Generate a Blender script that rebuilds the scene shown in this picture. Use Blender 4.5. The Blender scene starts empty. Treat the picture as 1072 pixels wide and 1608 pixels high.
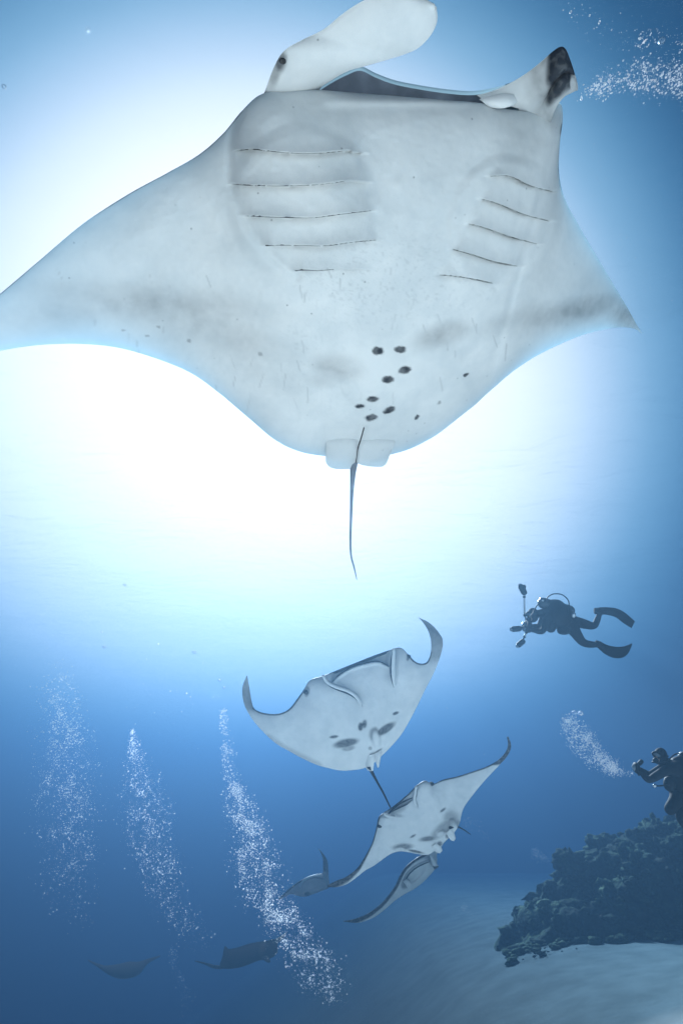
import bpy, bmesh, math, random
import numpy as np
from mathutils import Vector, Matrix

random.seed(7)
RNG = np.random.RandomState(11)
S = bpy.context.scene
COL = S.collection

# ------------------------------------------------------------------ camera
PITCH = math.radians(25.0)
FPX = 958.0                                    # focal length in pixels of the 1072 x 1608 photograph
cam_data = bpy.data.cameras.new('camera')
cam_data.sensor_fit = 'VERTICAL'
cam_data.sensor_height = 24.0
cam_data.lens = 24.0 * FPX / 1608.0
cam_data.clip_start = 0.05
cam_data.clip_end = 2000.0
cam = bpy.data.objects.new('camera', cam_data)
COL.objects.link(cam)
cam.location = (0, 0, 0)
cam.rotation_euler = (math.radians(90) + PITCH, 0, 0)
S.camera = cam

# ------------------------------------------------------------------ light: water-filtered daylight
SUN_DIR = Vector((-0.112, 0.850, 0.543)).normalized()     # towards the sun
world = bpy.data.worlds.new('World')
S.world = world
world.use_nodes = True
wn, wl = world.node_tree.nodes, world.node_tree.links
wn.clear()
def wnode(t, **k):
    n = wn.new(t)
    for a, b in k.items(): setattr(n, a, b)
    return n
tc = wnode('ShaderNodeTexCoord')
nrm = wnode('ShaderNodeVectorMath', operation='NORMALIZE')
wl.new(tc.outputs['Generated'], nrm.inputs[0])
dot = wnode('ShaderNodeVectorMath', operation='DOT_PRODUCT')
dot.inputs[1].default_value = SUN_DIR
wl.new(nrm.outputs[0], dot.inputs[0])
ac = wnode('ShaderNodeMath', operation='ARCCOSINE')
ac.use_clamp = False
wl.new(dot.outputs['Value'], ac.inputs[0])
dv = wnode('ShaderNodeMath', operation='DIVIDE')
dv.inputs[1].default_value = math.pi
wl.new(ac.outputs[0], dv.inputs[0])
def ramp(stops, interp='LINEAR'):
    r = wnode('ShaderNodeValToRGB')
    r.color_ramp.interpolation = interp
    e = r.color_ramp.elements
    while len(e) < len(stops): e.new(0.5)
    for i, (p, c) in enumerate(stops):
        e[i].position = p
        e[i].color = (c[0], c[1], c[2], 1)
    return r
# radiance of the water overhead as a function of the angle from the sun (degrees / 180)
GLOW = [(0, (.56, .52, .50)), (12, (.51, .465, .46)), (18, (.465, .43, .44)), (23, (.405, .395, .42)), (27, (.290, .325, .365)), (30, (.180, .240, .31)),
        (33, (.085, .165, .24)), (37, (.024, .076, .142)), (41, (.006, .032, .075)), (48, (.0015, .012, .037)), (56, (.001, .006, .020)), (90, (.0006, .004, .015)), (180, (.0005, .0035, .012))]
g = ramp([(d / 180.0, c) for d, c in GLOW], 'B_SPLINE')
wl.new(dv.outputs[0], g.inputs[0])
sep = wnode('ShaderNodeSeparateXYZ')
wl.new(nrm.outputs[0], sep.inputs[0])
mr = wnode('ShaderNodeMapRange')
mr.inputs['From Min'].default_value = -1
mr.inputs['From Max'].default_value = 1
wl.new(sep.outputs['Z'], mr.inputs['Value'])
# light dies away with depth below the horizontal
dep = ramp([(0.0, (.12, .18, .25)), (0.40, (.25, .32, .40)), (0.5, (.55, .62, .70)), (0.6, (1, 1, 1)), (1.0, (1, 1, 1))], 'B_SPLINE')
wl.new(mr.outputs[0], dep.inputs[0])
mul = wnode('ShaderNodeMixRGB', blend_type='MULTIPLY')
mul.inputs[0].default_value = 1
wl.new(g.outputs[0], mul.inputs[1]); wl.new(dep.outputs[0], mul.inputs[2])
bg = wnode('ShaderNodeBackground')
bg.inputs['Strength'].default_value = 1.0
wl.new(mul.outputs[0], bg.inputs['Color'])
wo = wnode('ShaderNodeOutputWorld')
wl.new(bg.outputs[0], wo.inputs['Surface'])

sun_data = bpy.data.lights.new('sun', 'SUN')
sun_data.energy = 5.0
sun_data.angle = math.radians(3.0)
sun_data.color = (1.0, 0.97, 0.93)
sun = bpy.data.objects.new('sun', sun_data)
COL.objects.link(sun)
sun.rotation_euler = (-SUN_DIR).to_track_quat('-Z', 'Y').to_euler()

S.view_settings.view_transform = 'Standard'
S.view_settings.look = 'None'
S.view_settings.exposure = 1.75
S.view_settings.gamma = 1.0
S.view_settings.use_curve_mapping = False
S.render.engine = 'CYCLES'
S.cycles.use_denoising = True
S.cycles.max_bounces = 6
S.cycles.diffuse_bounces = 3
S.cycles.volume_bounces = 1
S.cycles.transparent_max_bounces = 12
S.cycles.caustics_reflective = False
S.cycles.caustics_refractive = False
S.cycles.sample_clamp_indirect = 4.0

# ------------------------------------------------------------------ helpers
_F = np.array([0, math.cos(PITCH), math.sin(PITCH)])
_U = np.array([0, -math.sin(PITCH), math.cos(PITCH)])
_R = np.array([1.0, 0, 0])
def rays(px, py):
    px, py = np.asarray(px, float), np.asarray(py, float)
    return _F + ((px - 536) / FPX)[..., None] * _R + ((804 - py) / FPX)[..., None] * _U
def P(px, py, d):
    """the point seen at a place in the photograph, d metres along the viewing axis"""
    return rays(px, py) * np.asarray(d, float)[..., None]
def proj(X):
    d = X @ _F
    return 536 + FPX * (X @ _R) / d, 804 - FPX * (X @ _U) / d, d

_perm = np.random.RandomState(5).rand(64, 64, 64)
def vnoise(p):
    """smooth value noise of an (...,3) array, 0..1"""
    p = np.asarray(p, float)
    i = np.floor(p).astype(int); f = p - i; f = f * f * (3 - 2 * f)
    r = 0
    for a in (0, 1):
        for b in (0, 1):
            for c in (0, 1):
                w = (f[..., 0] if a else 1 - f[..., 0]) * (f[..., 1] if b else 1 - f[..., 1]) * (f[..., 2] if c else 1 - f[..., 2])
                r = r + w * _perm[(i[..., 0] + a) % 64, (i[..., 1] + b) % 64, (i[..., 2] + c) % 64]
    return r
def fbm(p, oct=4, gain=.5):
    p = np.asarray(p, float); s = 0; a = 1; t = 0
    for k in range(oct):
        s = s + a * vnoise(p * 2 ** k + 17.3 * k); t += a; a *= gain
    return s / t
def sstep(a, b, x):
    t = np.clip((np.asarray(x, float) - a) / (b - a), 0, 1)
    return t * t * (3 - 2 * t)

def tag(o, label=None, cat=None, group=None, kind=None):
    if label: o['label'] = label
    if cat: o['category'] = cat
    if group: o['group'] = group
    if kind: o['kind'] = kind
    return o
def empty(name, loc):
    o = bpy.data.objects.new(name, None); COL.objects.link(o); o.location = Vector(loc)
    o.empty_display_size = .1
    return o
def mesh_obj(name, verts, faces, mats, parent=None, smooth=True, mat_idx=None, attrs=None):
    """verts in world coordinates; a child is stored relative to its parent's place"""
    V = np.asarray(verts, float)
    if parent is not None:
        off = np.array(parent.location); q = parent.parent
        while q is not None: off = off + np.array(q.location); q = q.parent
        org = V.mean(0) if len(V) else off
    else:
        off = np.zeros(3); org = V.mean(0)
    me = bpy.data.meshes.new(name)
    me.from_pydata((V - org).tolist(), [], [list(map(int, f)) for f in faces] if not isinstance(faces, np.ndarray) else faces.tolist())
    for m in (mats if isinstance(mats, (list, tuple)) else [mats]): me.materials.append(m)
    if mat_idx is not None: me.polygons.foreach_set('material_index', np.asarray(mat_idx, np.int32))
    if smooth: me.polygons.foreach_set('use_smooth', np.ones(len(me.polygons), bool))
    for k, a in (attrs or {}).items():
        at = me.attributes.new(k, 'FLOAT', 'POINT'); at.data.foreach_set('value', np.asarray(a, np.float32))
    me.update()
    o = bpy.data.objects.new(name, me); COL.objects.link(o)
    o.location = Vector(org - off)
    if parent is not None: o.parent = parent
    return o

def mat(name, color=(.8, .8, .8), rough=.6, spec=.3, metal=0.0):
    m = bpy.data.materials.new(name); m.use_nodes = True
    b = m.node_tree.nodes['Principled BSDF']
    b.inputs['Base Color'].default_value = (*color, 1)
    b.inputs['Roughness'].default_value = rough
    b.inputs['Specular IOR Level'].default_value = spec
    b.inputs['Metallic'].default_value = metal
    return m, m.node_tree.nodes, m.node_tree.links, b

# ------------------------------------------------------------------ the water the scene hangs in
def box_mesh(lo, hi):
    v = [(x, y, z) for x in (lo[0], hi[0]) for y in (lo[1], hi[1]) for z in (lo[2], hi[2])]
    f = [(0, 1, 3, 2), (4, 6, 7, 5), (0, 4, 5, 1), (2, 3, 7, 6), (0, 2, 6, 4), (1, 5, 7, 3)]
    return v, f
v, f = box_mesh((-90, -60, -34), (90, 100, 6.0))
hm = bpy.data.materials.new('sea_haze'); hm.use_nodes = True
hn, hl = hm.node_tree.nodes, hm.node_tree.links
hn.clear()
pv = hn.new('ShaderNodeVolumePrincipled')
pv.inputs['Color'].default_value = (0.032, 0.067, 0.110, 1)
pv.inputs['Density'].default_value = 0.055
pv.inputs['Absorption Color'].default_value = (0.002, 0.068, 0.19, 1)
pv.inputs['Anisotropy'].default_value = 0.70
ho = hn.new('ShaderNodeOutputMaterial')
hl.new(pv.outputs[0], ho.inputs['Volume'])
haze = mesh_obj('haze', v, f, hm, smooth=False)
tag(haze, 'blue sea water that fades far things', kind='stuff')

# ------------------------------------------------------------------ sea floor
K = 1.05
def floor_z(x, y):
    x, y = np.asarray(x, float), np.asarray(y, float)
    sp = np.log1p(np.exp(np.clip(5 - x / K, -30, 30)))
    z = K * (-2.6 - 0.08 * (y / K - 11) - 0.42 * sp)
    z = z - .26 * np.maximum(3.0 - x, 0)
    z = np.maximum(z, -32 + 0.02 * x)
    # unseen white sand shelf added below the camera to bounce light onto the belly
    w = (1 - sstep(1.0, 6.5, y)) * sstep(-9, -4, x) * (1 - sstep(-.8, 4, x))
    return z * (1 - w) + (-1.15 - .03 * np.abs(x + 2)) * w
def grid_faces(nu, nv, base=0, flip=False):
    a = (np.arange(nu - 1)[:, None] * nv + np.arange(nv - 1)[None, :]).ravel() + base
    q = np.stack([a, a + 1, a + nv + 1, a + nv], 1)
    return q[:, ::-1] if flip else q
xs = np.concatenate([-np.geomspace(85, 3, 60), np.linspace(-2.9, 16, 190), np.geomspace(16.2, 85, 30)])
ys = np.concatenate([-np.geomspace(55, 4, 30), np.linspace(-3.9, 26, 230), np.geomspace(26.3, 96, 50)])
X, Y = np.meshgrid(xs, ys, indexing='ij')
Z = floor_z(X, Y)
q = np.stack([X, Y, 0 * X], -1)
Z = Z + .25 * (fbm(q * .25, 3) - .5) + .03 * (fbm(q * np.array([.9, 1.6, 1]), 3) - .5) + .02 * (fbm(q * 5, 3) - .5)
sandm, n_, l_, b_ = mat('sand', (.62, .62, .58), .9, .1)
tcs = n_.new('ShaderNodeNewGeometry')
nz = n_.new('ShaderNodeTexNoise'); nz.inputs['Scale'].default_value = 1.3; nz.inputs['Detail'].default_value = 6
l_.new(tcs.outputs['Position'], nz.inputs['Vector'])
cr = n_.new('ShaderNodeValToRGB')
cr.color_ramp.elements[0].position = .35; cr.color_ramp.elements[0].color = (.80, .77, .71, 1)
cr.color_ramp.elements[1].position = .6; cr.color_ramp.elements[1].color = (.90, .87, .80, 1)
l_.new(nz.outputs['Fac'], cr.inputs[0])
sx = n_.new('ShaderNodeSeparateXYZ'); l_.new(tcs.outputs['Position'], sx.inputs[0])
ym = n_.new('ShaderNodeMapRange'); ym.inputs['From Min'].default_value = 9; ym.inputs['From Max'].default_value = 12.5  # unseen near sand made whiter than the rest to light the mantas from below
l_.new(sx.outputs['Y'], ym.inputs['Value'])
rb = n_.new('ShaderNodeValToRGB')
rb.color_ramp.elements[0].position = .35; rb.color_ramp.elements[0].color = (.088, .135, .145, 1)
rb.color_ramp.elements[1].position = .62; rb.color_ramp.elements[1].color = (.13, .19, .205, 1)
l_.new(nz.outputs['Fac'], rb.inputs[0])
xm = n_.new('ShaderNodeMapRange'); xm.inputs['From Min'].default_value = 1; xm.inputs['From Max'].default_value = 7; xm.inputs['To Min'].default_value = .18; xm.inputs['To Max'].default_value = 1.15  # sand colour darkened to the left in place of the fade into deep water
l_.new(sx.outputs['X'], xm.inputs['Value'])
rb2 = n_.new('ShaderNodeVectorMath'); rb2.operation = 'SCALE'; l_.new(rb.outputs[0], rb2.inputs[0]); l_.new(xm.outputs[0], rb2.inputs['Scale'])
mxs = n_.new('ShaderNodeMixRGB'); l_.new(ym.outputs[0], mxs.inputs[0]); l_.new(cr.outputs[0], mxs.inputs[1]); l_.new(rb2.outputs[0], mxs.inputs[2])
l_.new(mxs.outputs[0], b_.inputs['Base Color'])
nz2 = n_.new('ShaderNodeTexNoise'); nz2.inputs['Scale'].default_value = 9; nz2.inputs['Detail'].default_value = 5
l_.new(tcs.outputs['Position'], nz2.inputs['Vector'])
bp = n_.new('ShaderNodeBump'); bp.inputs['Strength'].default_value = .4; bp.inputs['Distance'].default_value = .03
l_.new(nz2.outputs['Fac'], bp.inputs['Height']); l_.new(bp.outputs[0], b_.inputs['Normal'])
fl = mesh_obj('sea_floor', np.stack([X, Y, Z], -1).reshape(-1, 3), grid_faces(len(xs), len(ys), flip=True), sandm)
tag(fl, 'pale sandy sea floor sloping down to the left', kind='structure')

# the underside of the sea surface, rippled
wx_ = np.concatenate([-np.geomspace(88, 20.5, 30), np.linspace(-20, 20, 160), np.geomspace(20.5, 88, 30)])
wy_ = np.concatenate([-np.geomspace(58, 6.2, 16), np.linspace(-6, 34, 200), np.geomspace(34.3, 98, 60)])
WX, WY = np.meshgrid(wx_, wy_, indexing='ij')
wq = np.stack([WX, WY, 0 * WX], -1)
WZ = 5.62 + .22 * (fbm(wq * np.array([.35, .55, 1]) + 3, 3) - .5) * 2
wm = bpy.data.materials.new('sea_surface'); wm.use_nodes = True
n_, l_ = wm.node_tree.nodes, wm.node_tree.links; n_.clear()
g_ = n_.new('ShaderNodeNewGeometry')
mp = n_.new('ShaderNodeMapping'); mp.inputs['Scale'].default_value = (1.0, 1.7, 1)
l_.new(g_.outputs['Position'], mp.inputs['Vector'])
nz = n_.new('ShaderNodeTexNoise'); nz.inputs['Scale'].default_value = 1.1; nz.inputs['Detail'].default_value = 4; nz.inputs['Distortion'].default_value = .6
l_.new(mp.outputs[0], nz.inputs['Vector'])
bp = n_.new('ShaderNodeBump'); bp.inputs['Strength'].default_value = 1; bp.inputs['Distance'].default_value = .18
l_.new(nz.outputs['Fac'], bp.inputs['Height'])
gl = n_.new('ShaderNodeBsdfGlossy'); gl.inputs['Roughness'].default_value = .06; gl.inputs['Color'].default_value = (.9, .95, 1, 1); l_.new(bp.outputs[0], gl.inputs['Normal'])
tr = n_.new('ShaderNodeBsdfTransparent')
lw = n_.new('ShaderNodeFresnel'); lw.inputs['IOR'].default_value = 1.33; l_.new(bp.outputs[0], lw.inputs['Normal'])
ml = n_.new('ShaderNodeMath'); ml.operation = 'MULTIPLY'; ml.inputs[1].default_value = .20; ml.use_clamp = True; l_.new(lw.outputs[0], ml.inputs[0])
mx = n_.new('ShaderNodeMixShader'); l_.new(ml.outputs[0], mx.inputs[0]); l_.new(tr.outputs[0], mx.inputs[1]); l_.new(gl.outputs[0], mx.inputs[2])
wo_ = n_.new('ShaderNodeOutputMaterial'); l_.new(mx.outputs[0], wo_.inputs['Surface'])
ws = mesh_obj('water_surface', np.stack([WX, WY, WZ], -1).reshape(-1, 3), grid_faces(len(wx_), len(wy_)), wm)
tag(ws, 'rippled underside of the bright sea surface overhead', kind='structure')

# ------------------------------------------------------------------ reef mantas
def crom(C, n, ends=True):
    """Catmull-Rom through the rows of C, n samples"""
    C = np.asarray(C, float); k = len(C)
    t = np.linspace(0, k - 1, n); i = np.minimum(t.astype(int), k - 2); f = (t - i)[:, None]
    p0 = C[np.maximum(i - 1, 0)]; p1 = C[i]; p2 = C[i + 1]; p3 = C[np.minimum(i + 2, k - 1)]
    return .5 * ((2 * p1) + (-p0 + p2) * f + (2 * p0 - 5 * p1 + 4 * p2 - p3) * f ** 2 + (-p0 + 3 * p1 - 3 * p2 + p3) * f ** 3)

def thin_glow(n, l, b):
    """the thin margins of the fins let daylight through"""
    at = n.new('ShaderNodeAttribute'); at.attribute_name = 'thin'
    tr = n.new('ShaderNodeBsdfTranslucent'); tr.inputs['Color'].default_value = (.50, .80, .97, 1)
    mx = n.new('ShaderNodeMixShader')
    l.new(at.outputs['Fac'], mx.inputs[0]); l.new(b.outputs[0], mx.inputs[1]); l.new(tr.outputs[0], mx.inputs[2])
    l.new(mx.outputs[0], n['Material Output'].inputs['Surface'])

def skin_material(name, base, dark, rough=.55):
    """pale belly skin, dark markings and a little painted shade from the 'pigment' attribute"""
    m, n, l, b = mat(name, base, rough, .25)
    geo = n.new('ShaderNodeTexCoord')
    at = n.new('ShaderNodeAttribute'); at.attribute_name = 'pigment'
    n1 = n.new('ShaderNodeTexNoise'); n1.inputs['Scale'].default_value = 30; n1.inputs['Detail'].default_value = 5
    n2 = n.new('ShaderNodeTexNoise'); n2.inputs['Scale'].default_value = 4; n2.inputs['Detail'].default_value = 6; n2.inputs['Roughness'].default_value = .65
    l.new(geo.outputs['Object'], n1.inputs['Vector']); l.new(geo.outputs['Object'], n2.inputs['Vector'])
    # break the edge of each marking with noise
    a = n.new('ShaderNodeMath'); a.operation = 'MULTIPLY_ADD'; a.inputs[1].default_value = .7; a.inputs[2].default_value = .65
    l.new(n1.outputs['Fac'], a.inputs[0])
    mu = n.new('ShaderNodeMath'); mu.operation = 'MULTIPLY'; mu.use_clamp = True
    l.new(at.outputs['Fac'], mu.inputs[0]); l.new(a.outputs[0], mu.inputs[1])
    # faint mottling of the pale skin
    cr = n.new('ShaderNodeValToRGB')
    cr.color_ramp.elements[0].position = .3; cr.color_ramp.elements[0].color = (base[0] * .81, base[1] * .84, base[2] * .86, 1)
    cr.color_ramp.elements[1].position = .62; cr.color_ramp.elements[1].color = (*base, 1)
    l.new(n2.outputs['Fac'], cr.inputs[0])
    # tiny freckles
    vo = n.new('ShaderNodeTexVoronoi'); vo.inputs['Scale'].default_value = 26
    l.new(geo.outputs['Object'], vo.inputs['Vector'])
    fr = n.new('ShaderNodeMapRange'); fr.inputs['From Min'].default_value = .05; fr.inputs['From Max'].default_value = .12
    fr.inputs['To Min'].default_value = .5; fr.inputs['To Max'].default_value = 0.0
    l.new(vo.outputs['Distance'], fr.inputs['Value'])
    sep_ = n.new('ShaderNodeSeparateColor'); l.new(vo.outputs['Color'], sep_.inputs[0])
    gt = n.new('ShaderNodeMath'); gt.operation = 'GREATER_THAN'; gt.inputs[1].default_value = .80
    l.new(sep_.outputs[0], gt.inputs[0])
    fm = n.new('ShaderNodeMath'); fm.operation = 'MULTIPLY'; l.new(fr.outputs[0], fm.inputs[0]); l.new(gt.outputs[0], fm.inputs[1])
    mxf = n.new('ShaderNodeMath'); mxf.operation = 'MAXIMUM'
    l.new(mu.outputs[0], mxf.inputs[0]); l.new(fm.outputs[0], mxf.inputs[1])
    mx = n.new('ShaderNodeMixRGB'); l.new(mxf.outputs[0], mx.inputs[0]); l.new(cr.outputs[0], mx.inputs[1])
    mx.inputs[2].default_value = (*dark, 1)
    l.new(mx.outputs[0], b.inputs['Base Color'])
    bp = n.new('ShaderNodeBump'); bp.inputs['Strength'].default_value = .25; bp.inputs['Distance'].default_value = .006
    l.new(n1.outputs['Fac'], bp.inputs['Height']); l.new(bp.outputs[0], b.inputs['Normal'])
    thin_glow(n, l, b)
    return m
def dark_material(name, col, rough=.6):
    m, n, l, b = mat(name, col, rough, .25)
    geo = n.new('ShaderNodeTexCoord')
    n1 = n.new('ShaderNodeTexNoise'); n1.inputs['Scale'].default_value = 9; n1.inputs['Detail'].default_value = 6
    l.new(geo.outputs['Object'], n1.inputs['Vector'])
    cr = n.new('ShaderNodeValToRGB')
    cr.color_ramp.elements[0].position = .3; cr.color_ramp.elements[0].color = (*[c * .6 for c in col], 1)
    cr.color_ramp.elements[1].position = .7; cr.color_ramp.elements[1].color = (*[min(1, c * 1.3) for c in col], 1)
    l.new(n1.outputs['Fac'], cr.inputs[0]); l.new(cr.outputs[0], b.inputs['Base Color'])
    bp = n.new('ShaderNodeBump'); bp.inputs['Strength'].default_value = .3; bp.inputs['Distance'].default_value = .01
    l.new(n1.outputs['Fac'], bp.inputs['Height']); l.new(bp.outputs[0], b.inputs['Normal'])
    thin_glow(n, l, b)
    return m
BELLY = skin_material('manta_belly', (.87, .86, .84), (.035, .04, .05))
BACK = dark_material('manta_back', (.035, .04, .05))
MOUTHM = dark_material('manta_mouth', (.22, .25, .30))
SLIT = dark_material('manta_slit', (.02, .022, .03), .8)
EYEM, *_ = mat('manta_eye', (.008, .009, .012), .15, .6)

def ellip(px, py, cx, cy, rx, ry, ang, soft):
    a = math.radians(ang); dx, dy = px - cx, py - cy
    u = (dx * math.cos(a) + dy * math.sin(a)) / rx; v = (-dx * math.sin(a) + dy * math.cos(a)) / ry
    return 1 - sstep(1 - soft, 1 + soft, np.sqrt(u * u + v * v))

class Manta:
    """A manta body lofted between its leading and trailing edge. Stations run across the span:
    (lx, ly, tx, ty, depth offset of leading edge, of trailing edge, half thickness, mouth gape)."""
    def __init__(s, ref, dist, normal, stations, nu, nv, vpow=1.0, prof_pow=.62):
        s.n = np.array(Vector(normal).normalized())
        s.D = float(s.n @ P(ref[0], ref[1], dist))
        st = crom(stations, nu); s.st = st
        v = np.linspace(0, 1, nv) ** vpow
        s.v = v
        px = st[:, 0, None] * (1 - v) + st[:, 2, None] * v
        py = st[:, 1, None] * (1 - v) + st[:, 3, None] * v
        zo = st[:, 4, None] * (1 - v) + st[:, 5, None] * v
        s.px, s.py, s.zo = px, py, zo
        s.base = P(px, py, s.depth(px, py) + zo)
        du = np.gradient(s.base, axis=0); dvv = np.gradient(s.base, axis=1)
        N = np.cross(du, dvv); N /= np.linalg.norm(N, axis=-1, keepdims=True) + 1e-9
        if (N[nu // 2, nv // 2] @ s.n) < 0: N = -N
        s.N = N
        s.prof = np.clip(4 * v * (1 - v), 0, 1) ** prof_pow
    def depth(s, px, py):
        return s.D / (rays(px, py) @ s.n)
    def body(s, parent, relief=None, pigment=None, belly_frac=1.0, back_edge=0.0, bellymat=None, name='body', backfrac=1.0, jaw=None, thin=.0):
        """belly_frac: how much of the thickness bulges belly-wards; back_edge: how far the dark back wraps the leading edge"""
        st, v, N = s.st, s.v, s.N
        th = st[:, 6, None] * s.prof
        rel = relief(s.px, s.py) if relief is not None else 0
        rh = rays(s.px, s.py); rh = rh / np.linalg.norm(rh, axis=-1, keepdims=True)
        low = s.base - rh * (th * belly_frac + rel)[..., None]
        up = s.base + rh * (th * backfrac + .0015)[..., None]
        if jaw is not None:                                        # open mouth: the upper jaw stands off the lower lip
            jx, jy, jd = jaw
            L = s.base[:, 0]; ly, lx = s.py[:, 0], s.px[:, 0]
            k = np.interp(lx, [jx[0] - 14, jx[0], jx[-1], jx[-1] + 14], [0, 1, 1, 0]) * (lx > jx[0] - 14) * (lx < jx[-1] + 14)
            y = np.interp(lx, jx, jy)
            J = P(lx, y, s.depth(lx, ly) + jd)
            up = up + ((J - L) * k[:, None])[:, None, :] * ((1 - v) ** 2.0)[None, :, None]
            s.gk = k
        s.low, s.up = low, up
        nu, nv = len(st), len(v)
        V = np.concatenate([low.reshape(-1, 3), up.reshape(-1, 3)])
        Fb = grid_faces(nu, nv); Ft = grid_faces(nu, nv, nu * nv, flip=True)
        idx = np.concatenate([np.zeros(len(Fb), int), np.ones(len(Ft), int)])
        F = np.concatenate([Fb, Ft])
        # close the rim: trailing edge, both tips, and the leading edge wherever there is no mouth
        rim = []; k = nu * nv
        g = st[:, 7]
        for i in range(nu - 1):
            rim.append([i * nv + nv - 1, i * nv + nv - 1 + k, (i + 1) * nv + nv - 1 + k, (i + 1) * nv + nv - 1])
            if g[i] < .004 and g[i + 1] < .004:
                rim.append([i * nv, (i + 1) * nv, (i + 1) * nv + k, i * nv + k])
        F = np.concatenate([F, np.array(rim)]); idx = np.concatenate([idx, np.ones(len(rim), int)])
        pg = np.zeros(nu * nv)
        if pigment is not None: pg = np.clip(pigment(s.px, s.py), 0, 1).ravel()
        # face winding: belly faces look away from the back
        a, b, c = V[F[0, 0]], V[F[0, 1]], V[F[0, 2]]
        nf = np.cross(low[nu // 2 + 1, nv // 2] - low[nu // 2, nv // 2], low[nu // 2, nv // 2 + 1] - low[nu // 2, nv // 2])
        q = Fb[(nu // 2) * (nv - 1) + nv // 2]
        nf = np.cross(V[q[1]] - V[q[0]], V[q[2]] - V[q[0]])
        if nf @ s.n > 0: F = F[:, ::-1]
        if back_edge > 0:
            vv = np.broadcast_to(v, (nu, nv)).ravel()
            fc = vv[Fb].mean(1)
        o = mesh_obj(name, V, F, [bellymat or BELLY, BACK], parent, mat_idx=idx, attrs={'pigment': np.concatenate([pg, np.zeros(nu * nv)]), 'thin': np.tile((thin * np.exp(-np.maximum(th, 0) / .045)).ravel() * (1 - .8 * pg), 2)})
        s.sx, s.sy, s.sd = proj(low.reshape(-1, 3))
        return o
    def on_belly(s, px, py, lift=.002):
        """3-D points of the belly seen at those places, a hair towards the viewer"""
        out = []
        for x, y in zip(np.atleast_1d(px), np.atleast_1d(py)):
            d2 = (s.sx - x) ** 2 + (s.sy - y) ** 2
            i = np.argpartition(d2, 4)[:4]
            d = np.sum(s.sd[i] / (d2[i] + 1e-3)) / np.sum(1 / (d2[i] + 1e-3))
            r = rays(x, y); out.append(r * d - r / np.linalg.norm(r) * lift)
        return np.array(out)
    def slit(s, parent, pts, width, name='gill_slit', m=None, n=28, lift=.002, taper=.8, dark_end=0):
        """thin dark opening that follows the belly; width in metres"""
        c = crom(pts, n)
        A = s.on_belly(c[:, 0], c[:, 1], lift)
        t = np.gradient(A, axis=0); t /= np.linalg.norm(t, axis=1, keepdims=True) + 1e-9
        w = np.cross(t, s.n); w /= np.linalg.norm(w, axis=1, keepdims=True) + 1e-9
        k = np.linspace(0, 1, n)
        W = (np.sin(np.pi * np.clip(k, .02, .98)) ** taper * width * (1 + .15 * (fbm(np.stack([k * 14, 0 * k, 0 * k + pts[0][1]], 1), 2) - .5)))[:, None]
        if dark_end: kk = k if dark_end > 0 else 1 - k; W = W * (.22 + 1.1 * np.clip(kk, 0, 1) ** 4 )[:, None]
        top = A + w * W; bot = A - w * W; mid = A - rays(c[:, 0], c[:, 1]) * 0 - np.array(s.n) * .0012
        V = np.concatenate([top, mid, bot, A + np.array(s.n) * .012])
        F = []
        for i in range(n - 1):
            F += [[i, i + 1, n + i + 1, n + i], [n + i, n + i + 1, 2 * n + i + 1, 2 * n + i],
                  [2 * n + i, 2 * n + i + 1, 3 * n + i + 1, 3 * n + i], [3 * n + i, 3 * n + i + 1, i + 1, i]]
        return mesh_obj(name, V, F, m or SLIT, parent)

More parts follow.
